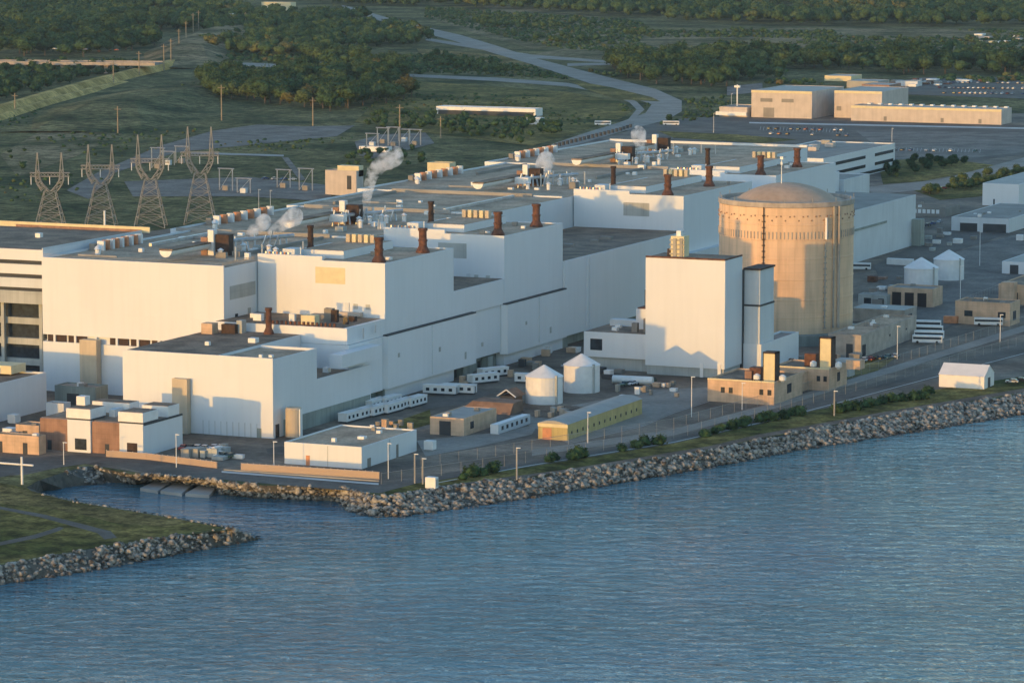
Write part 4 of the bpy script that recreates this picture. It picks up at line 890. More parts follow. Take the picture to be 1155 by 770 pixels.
# ------------------------------------------------------------------ round tanks
def tank(label, bx, by, wpx, yeave, ypeak, cat='tank', group='white round tanks with cone roofs'):
    x, y = P(bx, by); d = math.hypot(x, y); rr = wpx/2*d*1.0/F*1.01; x += rr*_fh[0]; y += rr*_fh[1]
    ze = ztop(bx, by, yeave); zp = ze+rr*.62
    r = thing('storage_tank', label, cat, (x, y, 0), group)
    MB().lathe(x, y, [(rr, 0), (rr, ze)], 28).build('shell', 'white_paint', r)
    MB().lathe(x, y, [(rr*1.04, ze), (rr*1.04, ze+.15), (.3, zp)], 28).build('cone_roof', 'white_paint', r)
    a = math.atan2(-_fh[1], -_fh[0])+.7
    MB().box(x+rr*math.cos(a)-.35, x+rr*math.cos(a)+.35, y+rr*math.sin(a)-.4, y+rr*math.sin(a)+.3, 0, ze+.8).build('ladder', 'grey_panel', r)
tank('left white tank of the pair between the reactor bay and the white tower', 614, 457, 42, 427, 413)
tank('right white tank of the pair, nearer the white tower', 656.5, 444, 41, 414, 402)
tank('left white tank of the far pair above the three-door garage', 1041, 325, 38, 304, 289)
tank('right white tank of the far pair, right of the garage', 1072, 317, 34, 294, 281)
x0, y0 = P(690, 433); x1, y1 = P(735, 435)
single(MB().beam((x0, y0+1, 1.6), (x1, y1+1, 1.6), 1.4, 14), 'pipe_section', 'white_paint', 'long white horizontal pipe section lying below the tower wing', 'pipe')

# ------------------------------------------------------------------ trailers, vehicles
def make_trailer():
    r = thing('site_trailer', 'x', 'trailer', (0, 0, 0)); L, W_, H = 11.5, 3.2, 3.1
    MB().box(-L/2, L/2, -W_/2, W_/2, .6, H).build('body', 'white_paint', r); MB().box(-L/2-.1, L/2+.1, -W_/2-.1, W_/2+.1, H, H+.2).build('roof', 'canopy_cloth', r)
    MB().box(-L/2+.4, L/2-.4, -W_/2+.3, W_/2-.3, .02, .6).build('chassis', 'dark_joint', r)
    for k in range(4):
        MB().box(-L/2+1.1+k*2.7, -L/2+2.3+k*2.7, -W_/2-.05, -W_/2+.1, 1.4, 2.4).build('window', WG, r)
    MB().box(L/2-.1, L/2+.05, -.5, .5, .7, 2.7).build('door', 'roof_grey', r)
    return r
def make_car():
    r = thing('parked_car', 'x', 'car', (0, 0, 0))
    b = MB(); prof = [(-2.25, .35), (-2.25, .85), (-1.9, .95), (-1.3, 1.0), (1.0, 1.0), (2.0, .85), (2.25, .7), (2.25, .35)]
    f_ = [(x, -.88, z) for x, z in prof]; k_ = [(x, .88, z) for x, z in prof]; n = len(prof)
    b.face(f_[::-1][::-1]); b.face(k_[::-1])
    for i in range(n): j = (i+1) % n; b.face([f_[j], f_[i], k_[i], k_[j]])
    b.build('body', 'car_white', r)
    def cab(p, y, nm, m):
        b = MB(); f_ = [(x, -y, z) for x, z in p]; k_ = [(x, y, z) for x, z in p]; n = len(p); b.face(f_); b.face(k_[::-1])
        for i in range(n): j = (i+1) % n; b.face([f_[j], f_[i], k_[i], k_[j]])
        b.build(nm, m, r)
    cab([(-1.9, 1.0), (-1.35, 1.42), (.35, 1.42), (1.05, 1.0)], .78, 'window_band', WG); cab([(-1.3, 1.42), (-1.25, 1.5), (.25, 1.5), (.32, 1.42)], .76, 'roof', 'car_white')
    for x in (-1.4, 1.4):
        for y in (-.85, .85): MB().beam((x, y-.1, .34), (x, y+.1, .34), .34, 12).build('wheel', 'tyre', r)
    return r
def make_bus():
    r = thing('bus', 'x', 'bus', (0, 0, 0)); MB().box(-5.5, 5.5, -1.25, 1.25, .45, 3.0).build('body', 'white_paint', r)
    MB().box(-5.2, 5.3, -1.3, 1.3, 1.6, 2.4).build('window_band', WG, r)
    for x in (-3.6, 3.6):
        for y in (-1.1, 1.1): MB().beam((x, y-.18, .5), (x, y+.18, .5), .5, 12).build('wheel', 'tyre', r)
    return r
first = {}
def place(kind, mk, label, group, x, y, rz, paint=None, z=0.06):
    if kind not in first: first[kind] = mk(); o = first[kind]; first[kind+'_used'] = True
    else: o = copy_tree(first[kind])
    o.location = (x, y, z); o.rotation_euler.z = rz; o['label'] = label
    if group: o['group'] = group
    elif 'group' in o: del o['group']
    if paint:
        for ch in o.children:
            if ch.name.split('.')[0] in ('body', 'roof'):
                if True:
                    key = (ch.data.name.split('|')[0], paint)
                    if key not in first:
                        me = ch.data.copy(); me.name = ch.data.name.split('|')[0]+'|'+paint; me.materials.clear(); me.materials.append(M[paint]); first[key] = me
                    ch.data = first[key]
    return o
ORD = ['first', 'second', 'third', 'fourth', 'fifth', 'sixth', 'seventh', 'eighth', 'ninth']
i = 0
for (px_, py_, a, lab) in ((396, 475, 88, 'nearest white site trailer of the double row by the service hall'), (411, 471, 88, 'second white site trailer in the near row by the service hall'), (426, 468, 88, 'third white site trailer in the near row by the service hall'),
                     (442, 465, 88, 'fourth white site trailer in the near row by the service hall'), (424, 461, 88, 'nearest white site trailer of the back row by the service hall'), (439, 458, 88, 'second white site trailer in the back row by the service hall'),
                     (454, 461, 88, 'white site trailer at the far right end of the near row'), (468, 458, 88, 'rightmost white site trailer by the reactor bay foot'), (497, 445, 5, 'white site trailer lying alongside the reactor bay'), (518, 444, 5, 'white site trailer right of the one alongside the bay'),
                     (545, 432, 62, 'white site trailer with dark windows pointing at the reactor bay'), (556, 425, 62, 'second white site trailer pointing at the reactor bay'), (600, 432, 10, 'white site trailer seen behind the left white tank')):
    x, y = P(px_, py_); place('trailer', make_trailer, lab, 'white site trailers', x, y, R(a))
cars = []
def row(group, p0, p1, n, ang, jitter=.3, fill=.8, lab=''):
    a = Vector((*P(*p0), 0)); c = Vector((*P(*p1), 0))
    for k in range(n):
        if random.random() > fill: continue
        p = a+(c-a)*(k/max(1, n-1)); cars.append((group, lab, p.x+random.uniform(-jitter, jitter), p.y+random.uniform(-jitter, jitter), R(ang+random.choice((0, 180)))))
row('cars parked in the big rear car park', (860, 146), (950, 148), 12, 90, lab='rear car park nearest the warehouses')
row('cars parked in the big rear car park', (870, 152), (955, 154), 10, 90, fill=.6, lab='middle of the rear car park')
row('cars parked in the big rear car park', (1000, 170), (1100, 172), 12, 90, fill=.5, lab='gravel side of the rear car park')
row('cars parked behind the warehouses', (1070, 94), (1154, 95), 16, 90, fill=.9, lab='yard behind the long warehouse')
row('cars parked behind the warehouses', (1060, 100), (1154, 101), 18, 90, fill=.9, lab='front rows of the yard behind the long warehouse')
row('cars parked behind the warehouses', (1065, 106), (1154, 107), 16, 90, fill=.8, lab='nearest rows of the yard behind the long warehouse')
row('cars parked beside the planting bed', (1045, 218), (1090, 208), 6, 20, lab='verge beside the yellow shrubs')
row('cars parked at the grey service building', (966, 410), (1010, 404), 6, 90, fill=1, lab='foot of the grey service building')
row('cars parked behind the reactor bay end', (1040, 258), (1066, 250), 5, 90, lab='lot beside the glazed office')
row('cars parked in the pump house yard', (225, 513), (262, 517), 6, 80, fill=1, lab='pump house yard')
row('cars parked in the pump house yard', (206, 508), (250, 508), 6, 100, fill=.9, lab='back of the pump house yard')
row('cars parked by the shore tent', (1142, 433), (1165, 430), 3, 10, fill=1, lab='verge right of the shore tent')
row('cars parked by the office block', (940, 214), (975, 206), 6, 80, fill=.9, lab='foot of the office block')
row('cars and vans along the back road', (300, 248), (225, 262), 5, 60, fill=.8, lab='strip behind the turbine hall')
row('cars and vans along the back road', (300, 203), (330, 204), 4, 60, fill=.8, lab='substation yard')
row('cars parked in front of the tower', (705, 436), (735, 432), 5, 80, fill=1, lab='yard before the white tower')
row('cars parked along the inner yard', (640, 415), (668, 408), 4, 60, fill=1, lab='yard left of the tower wing')
row('cars driving on the highway', (60, 67), (170, 69), 4, 0, 2, .9, lab='highway')
cols = ['car_white', 'car_silver', 'car_black', 'car_red', 'car_blue', 'car_white', 'car_silver', 'car_green']
names = {'car_white': 'white', 'car_silver': 'silver', 'car_black': 'black', 'car_red': 'dark red', 'car_blue': 'dark blue', 'car_green': 'dark green'}
for (g, lab, x, y, a) in cars:
    c = random.choice(cols); hw = g.startswith('cars driving')
    place('car', make_car, f"{names[c]} car on the {lab}" if hw else f"{names[c]} car parked in the {lab}", f"{names[c]} {g}", x, y, a, c, 9.05 if hw else .4 if g.startswith('cars parked behind the w') else .35)
for k, (px_, py_) in enumerate(((1045, 371), (1047, 377), (1048, 383), (1046, 388))):
    x, y = P(px_, py_); place('bus', make_bus, ('farthest', 'second farthest', 'second nearest', 'nearest')[k]+' white bus in the short stack of buses by the grey building', 'white buses parked side by side', x, y, R(12), z=.35)
for px_, py_, lab in ((1115, 368, 'white box van parked below the tan two-window building'), (968, 305, 'white van parked at the foot of the far reactor bay'), (680, 142, 'white bus parked beside the highway bend'), (757, 142, 'white bus on the edge of the rear car park')):
    x, y = P(px_, py_); place('bus', make_bus, lab, None, x, y, R(15), z=.35)
for (px_, py_, l_, m, lab) in ((1064, 365, 1081, 'orange_trim', 'orange shipping container near the tan building'), (1000, 299, 1033, 'white_paint', 'row-length white container behind the left far tank'), (478, 508, 488, 'white_paint', 'white box kiosk on the grass beside the store'),
                              (1146, 272, 1151, 'white_paint', 'white sentry box by the right-hand fence')):
    x, y = P(px_, py_); x2 = P(l_, py_)[0]; h = 2.7
    b = MB().box(x, max(x2, x+3), y, y+2.6, 0.3, h+.3)
    for k in range(int((max(x2, x+3)-x)/.8)): b.box(x+.2+k*.8, x+.5+k*.8, y-.08, y, .4, h+.2)
    single(b, 'shipping_container', m, lab, 'container')

# ------------------------------------------------------------------ pylons and poles
def pylon(label, px_, py_, ytop, s=1.0):
    x, y = P(px_, py_); H = ztop(px_, py_, ytop); r = thing('transmission_tower', label, 'pylon', (x, y, 0), 'lattice transmission towers in a row')
    ux, uy = _rt; vx, vy = _fh
    def pt(a, c, z): return (x+ux*a+vx*c, y+uy*a+vy*c, z)
    zb, zw, zc = 0, H*.52, H*.70; wb, ww, wc = 7.6, 2.6, 5.8
    b = MB(); lv = [(0, wb), (H*.12, wb*.85), (H*.23, wb*.71), (H*.33, wb*.59), (H*.43, wb*.46), (zw, ww)]
    cor = [(-1, -1), (1, -1), (1, 1), (-1, 1)]
    for (z0, w0), (z1, w1) in zip(lv[:-1], lv[1:]):
        for i in range(4):
            a, c = cor[i], cor[(i+1) % 4]
            b.beam(pt(a[0]*w0, a[1]*w0, z0), pt(a[0]*w1, a[1]*w1, z1), .2)
            b.beam(pt(a[0]*w0, a[1]*w0, z0), pt(c[0]*w1, c[1]*w1, z1), .11); b.beam(pt(c[0]*w0, c[1]*w0, z0), pt(a[0]*w1, a[1]*w1, z1), .11)
            b.beam(pt(a[0]*w1, a[1]*w1, z1), pt(c[0]*w1, c[1]*w1, z1), .11)
    b.build('lattice_body', 'steel', r)
    for s_ in (-1, 1):
        b = MB(); st = [(zw, s_*2.2, 1.6, 2.6), (H*.60, s_*4.6, 1.25, 2.0), (H*.65, s_*5.6, 1.1, 1.7), (zc, s_*5.8, 1.0, 1.4), (H*.8, s_*5.8, .7, .9), (H, s_*5.8, .12, .12)]
        for (z0, c0, w0, d0), (z1, c1, w1, d1) in zip(st[:-1], st[1:]):
            for i in range(4):
                a, c = cor[i], cor[(i+1) % 4]
                b.beam(pt(c0+a[0]*w0, a[1]*d0, z0), pt(c1+a[0]*w1, a[1]*d1, z1), .2)
                b.beam(pt(c0+a[0]*w0, a[1]*d0, z0), pt(c1+c[0]*w1, c[1]*d1, z1), .13)
                b.beam(pt(c0+c[0]*w0, c[1]*d0, z0), pt(c1+a[0]*w1, a[1]*d1, z1), .13)
        b.build('peak', 'steel', r)
    b = MB()
    for zz in (zc, zc+1.8):
        for c in (-1, 1): b.beam(pt(-9.5, c, zz), pt(9.5, c, zz), .17)
    for k in range(12):
        a = -9.5+k*1.6; b.beam(pt(a, -1, zc), pt(a+1.6, 1, zc+1.8), .12); b.beam(pt(a+1.6, -1, zc), pt(a, -1, zc+1.8), .12)
    b.build('crossarm', 'steel', r)
    for a in (-9, 0, 9): MB().beam(pt(a, 0, zc), pt(a, 0, zc-4), .22, 6).build('insulator', 'white_paint', r)
for k, (px_, py_, yt) in enumerate(((57, 262, 172), (114, 255, 163), (170, 256, 152), (226, 252, 143))):
    pylon(('leftmost lattice pylon of the four behind the turbine hall', 'second lattice pylon from the left, behind the office annex', 'third lattice pylon from the left, in front of the gravel yard', 'rightmost lattice pylon of the four behind the turbine hall')[k], px_, py_, yt)
pol = [(17, 128, 105), (128, 94, 69), (157, 86, 58), (185, 80, 50), (193, 74, 44), (202, 60, 33), (210, 52, 24), (218, 40, 15), (224, 34, 12), (133, 152, 120), (250, 136, 96), (277, 31, 14), (353, 142, 110), (451, 160, 118), (497, 156, 131)]
for k, (px_, py_, yt) in enumerate(pol):
    x, y = P(px_, py_); H = ztop(px_, py_, yt)
    b = MB().beam((x, y, -.3), (x, y, H), .5, 8, .36); r = thing('utility_pole', 'tall sunlit wooden pole in the line climbing the straw-coloured ridge' if k < 9 else ('lone tall pole on the dark hillside left of the ridge' if k == 9 else 'lone tall pole at the edge of the wood above the gravel yard' if k == 10 else 'tall pole beside the flat building at the top edge' if k == 11 else 'thin mast standing in the meadow behind the hall' if k == 12 else 'tall mast rising over the substation' if k == 13 else 'mast left of the long meadow shelter'), 'pole', (x, y, 0), 'poles along the ridge' if k < 9 else None)
    b.build('pole', 'wood_pole', r); MB().beam((x-2.6, y, H-2), (x+2.6, y, H-2), .2).build('crossarm', 'wood_pole', r)
lps = [(72, 524, 499, 'slim white lamp post on the cove road in front of the pump house'), (199, 527, 490, 'slim white lamp post beside the pump house yard'), (309, 530, 498, 'lamp post behind the pink-lit barrier wall'), (438, 540, 500, 'lamp post in front of the shaded side of the store'), (468, 545, 512, 'thick white post on the point near the white cabinet'),
       (477, 546, 517, 'white hooked post next to the thick post on the point'), (583, 541, 505, 'white post on the shore grass below the yellow shed'), (941, 469, 441, 'white post by the shore shrubs below the generator houses'), (837, 462, 432, 'lamp post in front of the front generator house'), (862, 445, 430, 'short post by the generator house door'),
       (780, 470, 425, 'lamp post at the fence left of the generator house'), (663, 500, 465, 'lamp post behind the yellow shed'), (1012, 405, 368, 'lamp post by the buses'), (1128, 385, 355, 'lamp post by the tan building'), (1105, 300, 262, 'tall lamp post in the lot below the canopy building'),
       (1083, 345, 300, 'lamp post in the dark yard by the far tanks'), (292, 238, 214, 'lamp post behind the turbine hall left of the substation'), (305, 236, 215, 'second lamp post behind the turbine hall'), (1006, 160, 145, 'lamp post in the gravel car park'), (805, 150, 128, 'lamp post at the front of the rear car park'), (825, 120, 106, 'lamp post left of the gatehouse')]
for px_, py_, yt, lab in lps:
    x, y = P(px_, py_); H = ztop(px_, py_, yt); r = thing('lamp_post', lab, 'lamp post', (x, y, 0)); wd = .10 if 'thick' not in lab and 'white post' not in lab else .24
    MB().beam((x, y, 0), (x, y, H), wd+.04, 8, wd).build('pole', 'white_paint' if wd < .2 else 'pale_concrete', r); MB().box(x-.2, x+1.1, y-.2, y+.2, H-.05, H+.15).build('lamp_head', 'white_paint', r)
x, y = P(25, 546); H = ztop(25, 546, 515); b = MB(); r = thing('barrier_gate', 'white cross-shaped post with a long arm at the left edge of the cove', 'gate', (x, y, 0)); MB().beam((x, y, 0), (x, y, H), .35, 8).build('post', 'white_paint', r); MB().beam((x-14, y, H*.72), (x+3.8, y, H*.72), .28, 8).build('arm', 'white_paint', r)
x, y = P(487, 551); r = thing('control_cabinet', 'white control cabinet with a dark side panel on the grassy point', 'cabinet', (x, y, 0)); MB().box(x-1.6, x+1.6, y-1, y+1, .3, 3.4).build('body', 'white_paint', r); MB().box(x+1.6, x+1.7, y-.6, y+.6, .8, 2.9).build('door', 'grey_panel', r); MB().box(x-1.3, x+1.3, y-.8, y+.8, 0, .3).build('plinth', 'pale_concrete', r)

# ------------------------------------------------------------------ fences
def fence(name, label, pts, h, m, step=4, pm='steel', rail=True, cat='fence', pw=.035, wall=False):
    q = [Vector((*P(*p), 0)) for p in pts]; r = thing(name, label, cat, tuple(q[0])); b = MB(); pb = []; rb = MB()
    for a, c in zip(q[:-1], q[1:]):
        if wall:
            d = (c-a).normalized()*.2; n = Vector((-d.y, d.x, 0)); b.prism([tuple((a-n).xy), tuple((c-n).xy), tuple((c+n).xy), tuple((a+n).xy)], .05, h)
        else: b.face([(a.x, a.y, .1), (c.x, c.y, .1), (c.x, c.y, h), (a.x, a.y, h)])
        L = (c-a).length; n = max(1, int(L/step))
        for k in range(n):
            p = a+(c-a)*(k/n); pb.append((p.x, p.y))
        if rail: rb.beam((a.x, a.y, h), (c.x, c.y, h), .06)
    b.build('mesh_panel' if not wall else 'panel', m, r); pm_ = None; q0 = q[0]
    for (x, y) in pb[:100]:
        if pm_ is None:
            o = MB().box(-pw, pw, -pw, pw, 0, h+.3).build('post', pm); pm_ = o.data; o.parent = r
        else:
            o = bpy.data.objects.new('post', pm_); col.objects.link(o); o.parent = r
        o.location = (x-q0.x, y-q0.y, 0)
    if rail: rb.build('top_rail', pm, r)
fence('perimeter_fence', 'outer chain-link fence along the shore road', [(430, 546), (520, 533), (640, 515), (760, 495), (880, 465), (1000, 432), (1155, 388), (1300, 348)], 3.2, 'chain_link', 7.5)
fence('perimeter_fence', 'inner chain-link fence running past the yellow shed and generator houses', [(475, 528), (600, 508), (760, 483), (880, 451), (1000, 414), (1155, 366), (1300, 324)], 3.2, 'chain_link', 7.5)
fence('perimeter_fence', 'chain-link fence by the dark yard on the right', [(1085, 345), (1155, 318), (1250, 285)], 3, 'chain_link')
fence('barrier_wall', 'long pinkish slatted barrier wall between the yard and cove road', [(272, 531), (350, 536), (428, 541)], 2.3, 'slat_mesh', 2, 'peach_wall', True, 'wall', .06, True)
fence('barrier_wall', 'shorter pinkish slatted barrier wall right of the pump house', [(120, 515), (165, 518), (245, 528)], 1.9, 'slat_mesh', 2, 'peach_wall', True, 'wall', .06, True)
fence('guard_rail', 'guard rail with dark posts along the road beyond the hall roof', [(590, 176), (640, 163), (700, 148), (715, 143)], 2.2, 'chain_link', 9, 'dark_joint', True, 'railing', .8)
a = P(428, 543); single(MB().box(P(250, 531)[0], a[0], a[1]-.4, a[1], 0, .4), 'kerb_wall', 'pale_concrete', 'thin pale kerb wall below the long pinkish barrier', 'kerb')
for k, (q, lab) in enumerate((([(158, 550), (182, 539), (200, 539), (178, 553)], 'left low concrete slipway finger of the small dock'), ([(181, 553), (204, 541), (222, 542), (205, 556)], 'middle low concrete slipway finger of the small dock'), ([(209, 556), (229, 545), (246, 547), (236, 558)], 'right low concrete slipway finger of the small dock'))):
    single(MB().prism([P(a, c, wz+.9) for a, c in q], -6, wz+.9), 'slipway', 'pale_concrete', lab, 'dock', group='slipway fingers of the dock')

# pipes and substation gear
for k, (px_, py_) in enumerate(((420, 165), (432, 162), (444, 165), (456, 160), (468, 164), (178, 190), (190, 186), (205, 184), (255, 215), (275, 218), (320, 212), (345, 215))):
    x, y = P(px_, py_); r = thing('substation_frame', 'steel switchgear frame, '+(['leftmost', 'second', 'third', 'fourth', 'rightmost'][k]+' of the five in the yard under the tall mast' if k < 5 else ['left', 'middle', 'right'][k-5]+' of the three beside the upper gravel yard' if k < 8 else ['leftmost', 'second', 'third', 'rightmost'][k-8]+' of the four just behind the hall roof'), 'switchgear', (x, y, 0), 'switchgear frames of the substation')
    b = MB(); h = 8+k % 3*2
    for s in (-4, 4): b.beam((x+s, y, 0), (x+s, y, h), .35)
    b.beam((x-5, y, h), (x+5, y, h), .3); b.beam((x-4, y, 0), (x+4, y, h), .15); b.build('gantry', 'pipe_metal', r)
    MB().box(x-1.6, x+1.6, y-1.3, y+1.3, 0, 2.8).build('transformer', 'roof_grey' if k % 3 else 'pale_cladding', r)

# low clutter in yards: skids, crates, tanks (each its own thing)
clut = [((215, 520), 'drum rack'), ]
rg = random.Random(11)
def clutter(n, quad, what, label, group, mats, smin=1.5, smax=4):
    for k in range(n):
        u, v = rg.random(), rg.random(); px_ = (quad[0][0]*(1-u)+quad[1][0]*u)*(1-v)+(quad[3][0]*(1-u)+quad[2][0]*u)*v; py_ = (quad[0][1]*(1-u)+quad[1][1]*u)*(1-v)+(quad[3][1]*(1-u)+quad[2][1]*u)*v
        x, y = P(px_, py_); sx, sy, h = rg.uniform(smin, smax), rg.uniform(smin, smax), rg.uniform(1, 2.8); m = rg.choice(mats)
        b = MB().box(x, x+sx, y, y+sy, .25, h); b.box(x-.1, x+sx+.1, y-.1, y+sy+.1, h, h+.12); b.box(x+.2, x+sx-.2, y+.2, y+sy-.2, 0, .25)
        single(b, what, m, label, what.replace('_', ' '), group)
clutter(16, ((975, 318), (1020, 300), (1035, 330), (985, 350)), 'equipment_crate', 'crate or machine box in the dark yard left of the far tanks', 'equipment boxes in the yard beyond the dome', ['roof_grey', 'white_paint', 'rust', 'brick', 'grey_panel', 'dark_joint'])
clutter(12, ((1035, 268), (1120, 248), (1130, 262), (1045, 285)), 'equipment_crate', 'crate or machine box in the lot by the canopy building', 'equipment boxes by the canopy building', ['roof_grey', 'white_paint', 'rust', 'grey_panel'])
clutter(12, ((0, 345), (44, 342), (44, 372), (0, 378)), 'equipment_crate', 'crate or machine box in the shadow under the office annex', 'equipment boxes under the office annex', ['roof_grey', 'grey_panel', 'white_paint', 'dark_joint'])
clutter(9, ((60, 470), (110, 462), (120, 478), (70, 490)), 'equipment_crate', 'grey machine box behind the pump house', 'equipment boxes behind the pump house', ['roof_grey', 'grey_panel', 'pipe_metal'])
clutter(9, ((0, 478), (20, 474), (20, 500), (0, 505)), 'equipment_crate', 'grey machine box by the brown sheds', 'equipment boxes by the brown sheds', ['roof_grey', 'grey_panel', 'pipe_metal', 'white_paint'])
clutter(12, ((200, 512), (262, 508), (262, 524), (200, 520)), 'equipment_crate', 'white bundle of stored material in the pump house yard', 'bundles in the pump house yard', ['white_paint', 'roof_metal', 'grey_panel'], 1, 5)
clutter(6, ((668, 418), (690, 412), (700, 425), (672, 428)), 'equipment_crate', 'machine box at the foot of the tower wing', 'equipment boxes at the tower wing', ['roof_grey', 'white_paint', 'dark_joint'])
clutter(8, ((570, 405), (640, 390), (650, 398), (580, 418)), 'equipment_crate', 'machine box beneath the overhang of the reactor bay', 'equipment boxes under the overhang', ['roof_grey', 'tan_wall', 'white_paint', 'dark_joint'])
clutter(8, ((880, 405), (960, 400), (960, 412), (880, 420)), 'equipment_crate', 'machine box at the foot of the domed building', 'equipment boxes at the dome foot', ['roof_grey', 'tan_wall', 'rust'])
clutter(22, ((985, 92), (1060, 90), (1150, 94), (990, 104)), 'equipment_crate', 'stored container or crate in the yard behind the long warehouse', 'stored crates behind the long warehouse', ['roof_grey', 'white_paint', 'rust', 'grey_panel', 'roof_metal'], 3, 9)
clutter(10, ((1075, 38), (1155, 40), (1155, 52), (1085, 50)), 'equipment_crate', 'pale container on the heath at the top right', 'containers on the heath', ['white_paint', 'peach_wall', 'cream'], 5, 16)

clutter(14, ((590, 470), (640, 462), (690, 468), (600, 480)), 'equipment_crate', 'pallet or crate stacked in the yard behind the yellow shed', 'pallets behind the yellow shed', ['roof_grey', 'tan_wall', 'white_paint', 'steel'], .8, 2.2)
clutter(12, ((690, 440), (790, 432), (795, 446), (700, 452)), 'equipment_crate', 'pallet or crate in the yard before the white tower', 'pallets before the white tower', ['roof_grey', 'tan_wall', 'white_paint', 'steel'], .8, 2.4)
clutter(10, ((500, 432), (600, 412), (610, 420), (520, 440)), 'equipment_crate', 'small skid or bin along the foot of the reactor bay', 'skids along the reactor bay', ['roof_grey', 'tan_wall', 'car_blue', 'steel'], .8, 2.4)
clutter(9, ((400, 485), (440, 476), (470, 484), (430, 492)), 'equipment_crate', 'small bin or pallet between the store and the site trailers', 'bins behind the store', ['roof_grey', 'tan_wall', 'white_paint', 'steel'], .7, 1.8)

# ------------------------------------------------------------------ vegetation
def crown_chunks(rg_, hh, rad, nleaf, lumps=4, leaf=.55):
    """clumps of foliage plus loose leaves; returns verts, tris"""
    V = []; T = []; n = 0
    cs = []
    for k in range(lumps):
        a = rg_.random()*6.28; q = rg_.random()**.5*rad*.55; z = hh*(.42+.45*rg_.random()); s = rad*(.42+.3*rg_.random())
        if k == 0: q = 0; z = hh*.62; s = rad*.78
        cs.append((q*math.cos(a), q*math.sin(a), z, s))
        v = I1*(1+rg_.normal(0, .15, (len(I1), 1)))*np.array([s, s, s*.85])*.86+np.array([q*math.cos(a), q*math.sin(a), z]); V.append(v); T.append(F1+n); n += len(v)
    for k in range(nleaf):
        c = cs[rg_.integers(lumps)]; d = rg_.normal(0, 1, 3); d /= np.linalg.norm(d); p = np.array(c[:3])+d*c[3]*(.82+.32*rg_.random())
        if p[2] < hh*.18: continue
        t = rg_.normal(0, 1, (3, 3))*leaf; V.append(p+t); T.append(np.array([[n, n+1, n+2]])); n += 3
    return np.concatenate(V), np.concatenate(T)
grg = np.random.default_rng(3)
low = [crown_chunks(grg, 1.0, .42, 26, 3, .075) for _ in range(9)]
def in_poly(x, y, poly):
    c = False; j = len(poly)-1
    for i in range(len(poly)):
        if (poly[i][1] > y) != (poly[j][1] > y) and x < (poly[j][0]-poly[i][0])*(y-poly[i][1])/(poly[j][1]-poly[i][1])+poly[i][0]: c = not c
        j = i
    return c
ROADS = [[P(*p) for p in q] for q in ([(385, 4), (395, 7), (450, 23), (520, 39), (560, 51), (600, 64), (680, 85), (740, 100), (772, 113), (772, 127), (752, 137), (715, 146), (660, 162), (600, 172), (655, 151), (700, 138), (728, 128), (735, 118), (700, 108), (670, 97), (600, 74), (555, 61), (510, 47), (445, 30), (388, 12)],
                                          [(462, 83), (560, 87), (640, 93), (690, 102), (718, 114), (729, 124), (712, 139), (704, 139), (716, 124), (708, 117), (684, 107), (640, 99), (560, 93), (462, 88)],
                                          [(180, 67), (300, 71), (400, 77), (400, 82), (300, 77), (180, 73)])]
def near_road(x, y, tall):
    for k in range(0, int(tall*3)+2, 12):
        for q in ROADS:
            if in_poly(x+_fh[0]*k*1.3, y+_fh[1]*k*1.3, q): return True
    return False
def scatter(poly, spacing, prob=1.0, patchy=0.0, tall=4):
    W_ = [P(*p) for p in poly]; xs = [p[0] for p in W_]; ys_ = [p[1] for p in W_]; out = []
    y = min(ys_)
    while y < max(ys_):
        x = min(xs)
        while x < max(xs):
            qx, qy = x+grg.uniform(-.5, .5)*spacing, y+grg.uniform(-.5, .5)*spacing
            if grg.random() < prob and in_poly(qx, qy, W_):
                if patchy and math.sin(qx*.021+1.3*math.sin(qy*.013))+math.sin(qy*.017+qx*.008) < patchy: pass
                elif not near_road(qx, qy, tall): out.append((qx, qy))
            x += spacing
        y += spacing
    return out
woods = [  # polygon, spacing, prob, height range, tone range, patchiness
    ([(-60, 0), (250, 0), (245, 22), (215, 34), (170, 55), (110, 64), (-60, 64)], 17, .92, (11, 20), (.0, .75), -1.1),
    ([(-60, 78), (120, 76), (160, 78), (110, 88), (50, 104), (-60, 125)], 12, .8, (6, 12), (0, .5), 0),
    ([(240, 12), (300, 18), (400, 20), (470, 34), (490, 48), (430, 62), (320, 66), (245, 62), (225, 48)], 15, .85, (9, 17), (0, 1.0), -.9),
    ([(240, 72), (300, 78), (360, 70), (440, 78), (470, 92), (465, 112), (400, 124), (300, 135), (250, 128), (232, 100)], 15, .88, (10, 18), (0, 1.0), -1.0),
    ([(330, 0), (480, 0), (470, 8), (380, 6)], 14, .9, (9, 15), (0, .8), 0),
    ([(470, 0), (720, 0), (1250, 0), (1250, 30), (1000, 30), (860, 28), (740, 24), (600, 12), (480, 6)], 18, .9, (10, 20), (0.05, 1.0), -1.2),
    ([(520, 20), (700, 22), (740, 40), (640, 52), (560, 42)], 13, .45, (5, 10), (.1, .9), .1),
    ([(478, 64), (560, 74), (600, 84), (560, 84), (480, 76)], 11, .6, (5, 10), (.1, 1.0), 0),
    ([(690, 66), (850, 68), (1000, 66), (1250, 60), (1250, 80), (1100, 84), (960, 84), (860, 92), (800, 100), (740, 96), (680, 82)], 15, .85, (8, 19), (.0, .95), -1.1),
    ([(760, 36), (1155, 36), (1155, 58), (760, 60)], 16, .35, (3, 7), (.2, .9), .2),
    ([(420, 130), (600, 138), (640, 148), (590, 165), (480, 148), (400, 146)], 11, .5, (4, 8), (.1, .6), .0),
    ([(380, 176), (470, 168), (480, 186), (400, 200)], 9, .5, (3, 6), (.1, .5), .0),
    ([(-60, 170), (40, 150), (60, 200), (-60, 230)], 14, .12, (3, 6), (.1, .6), .0),
]
pts = []
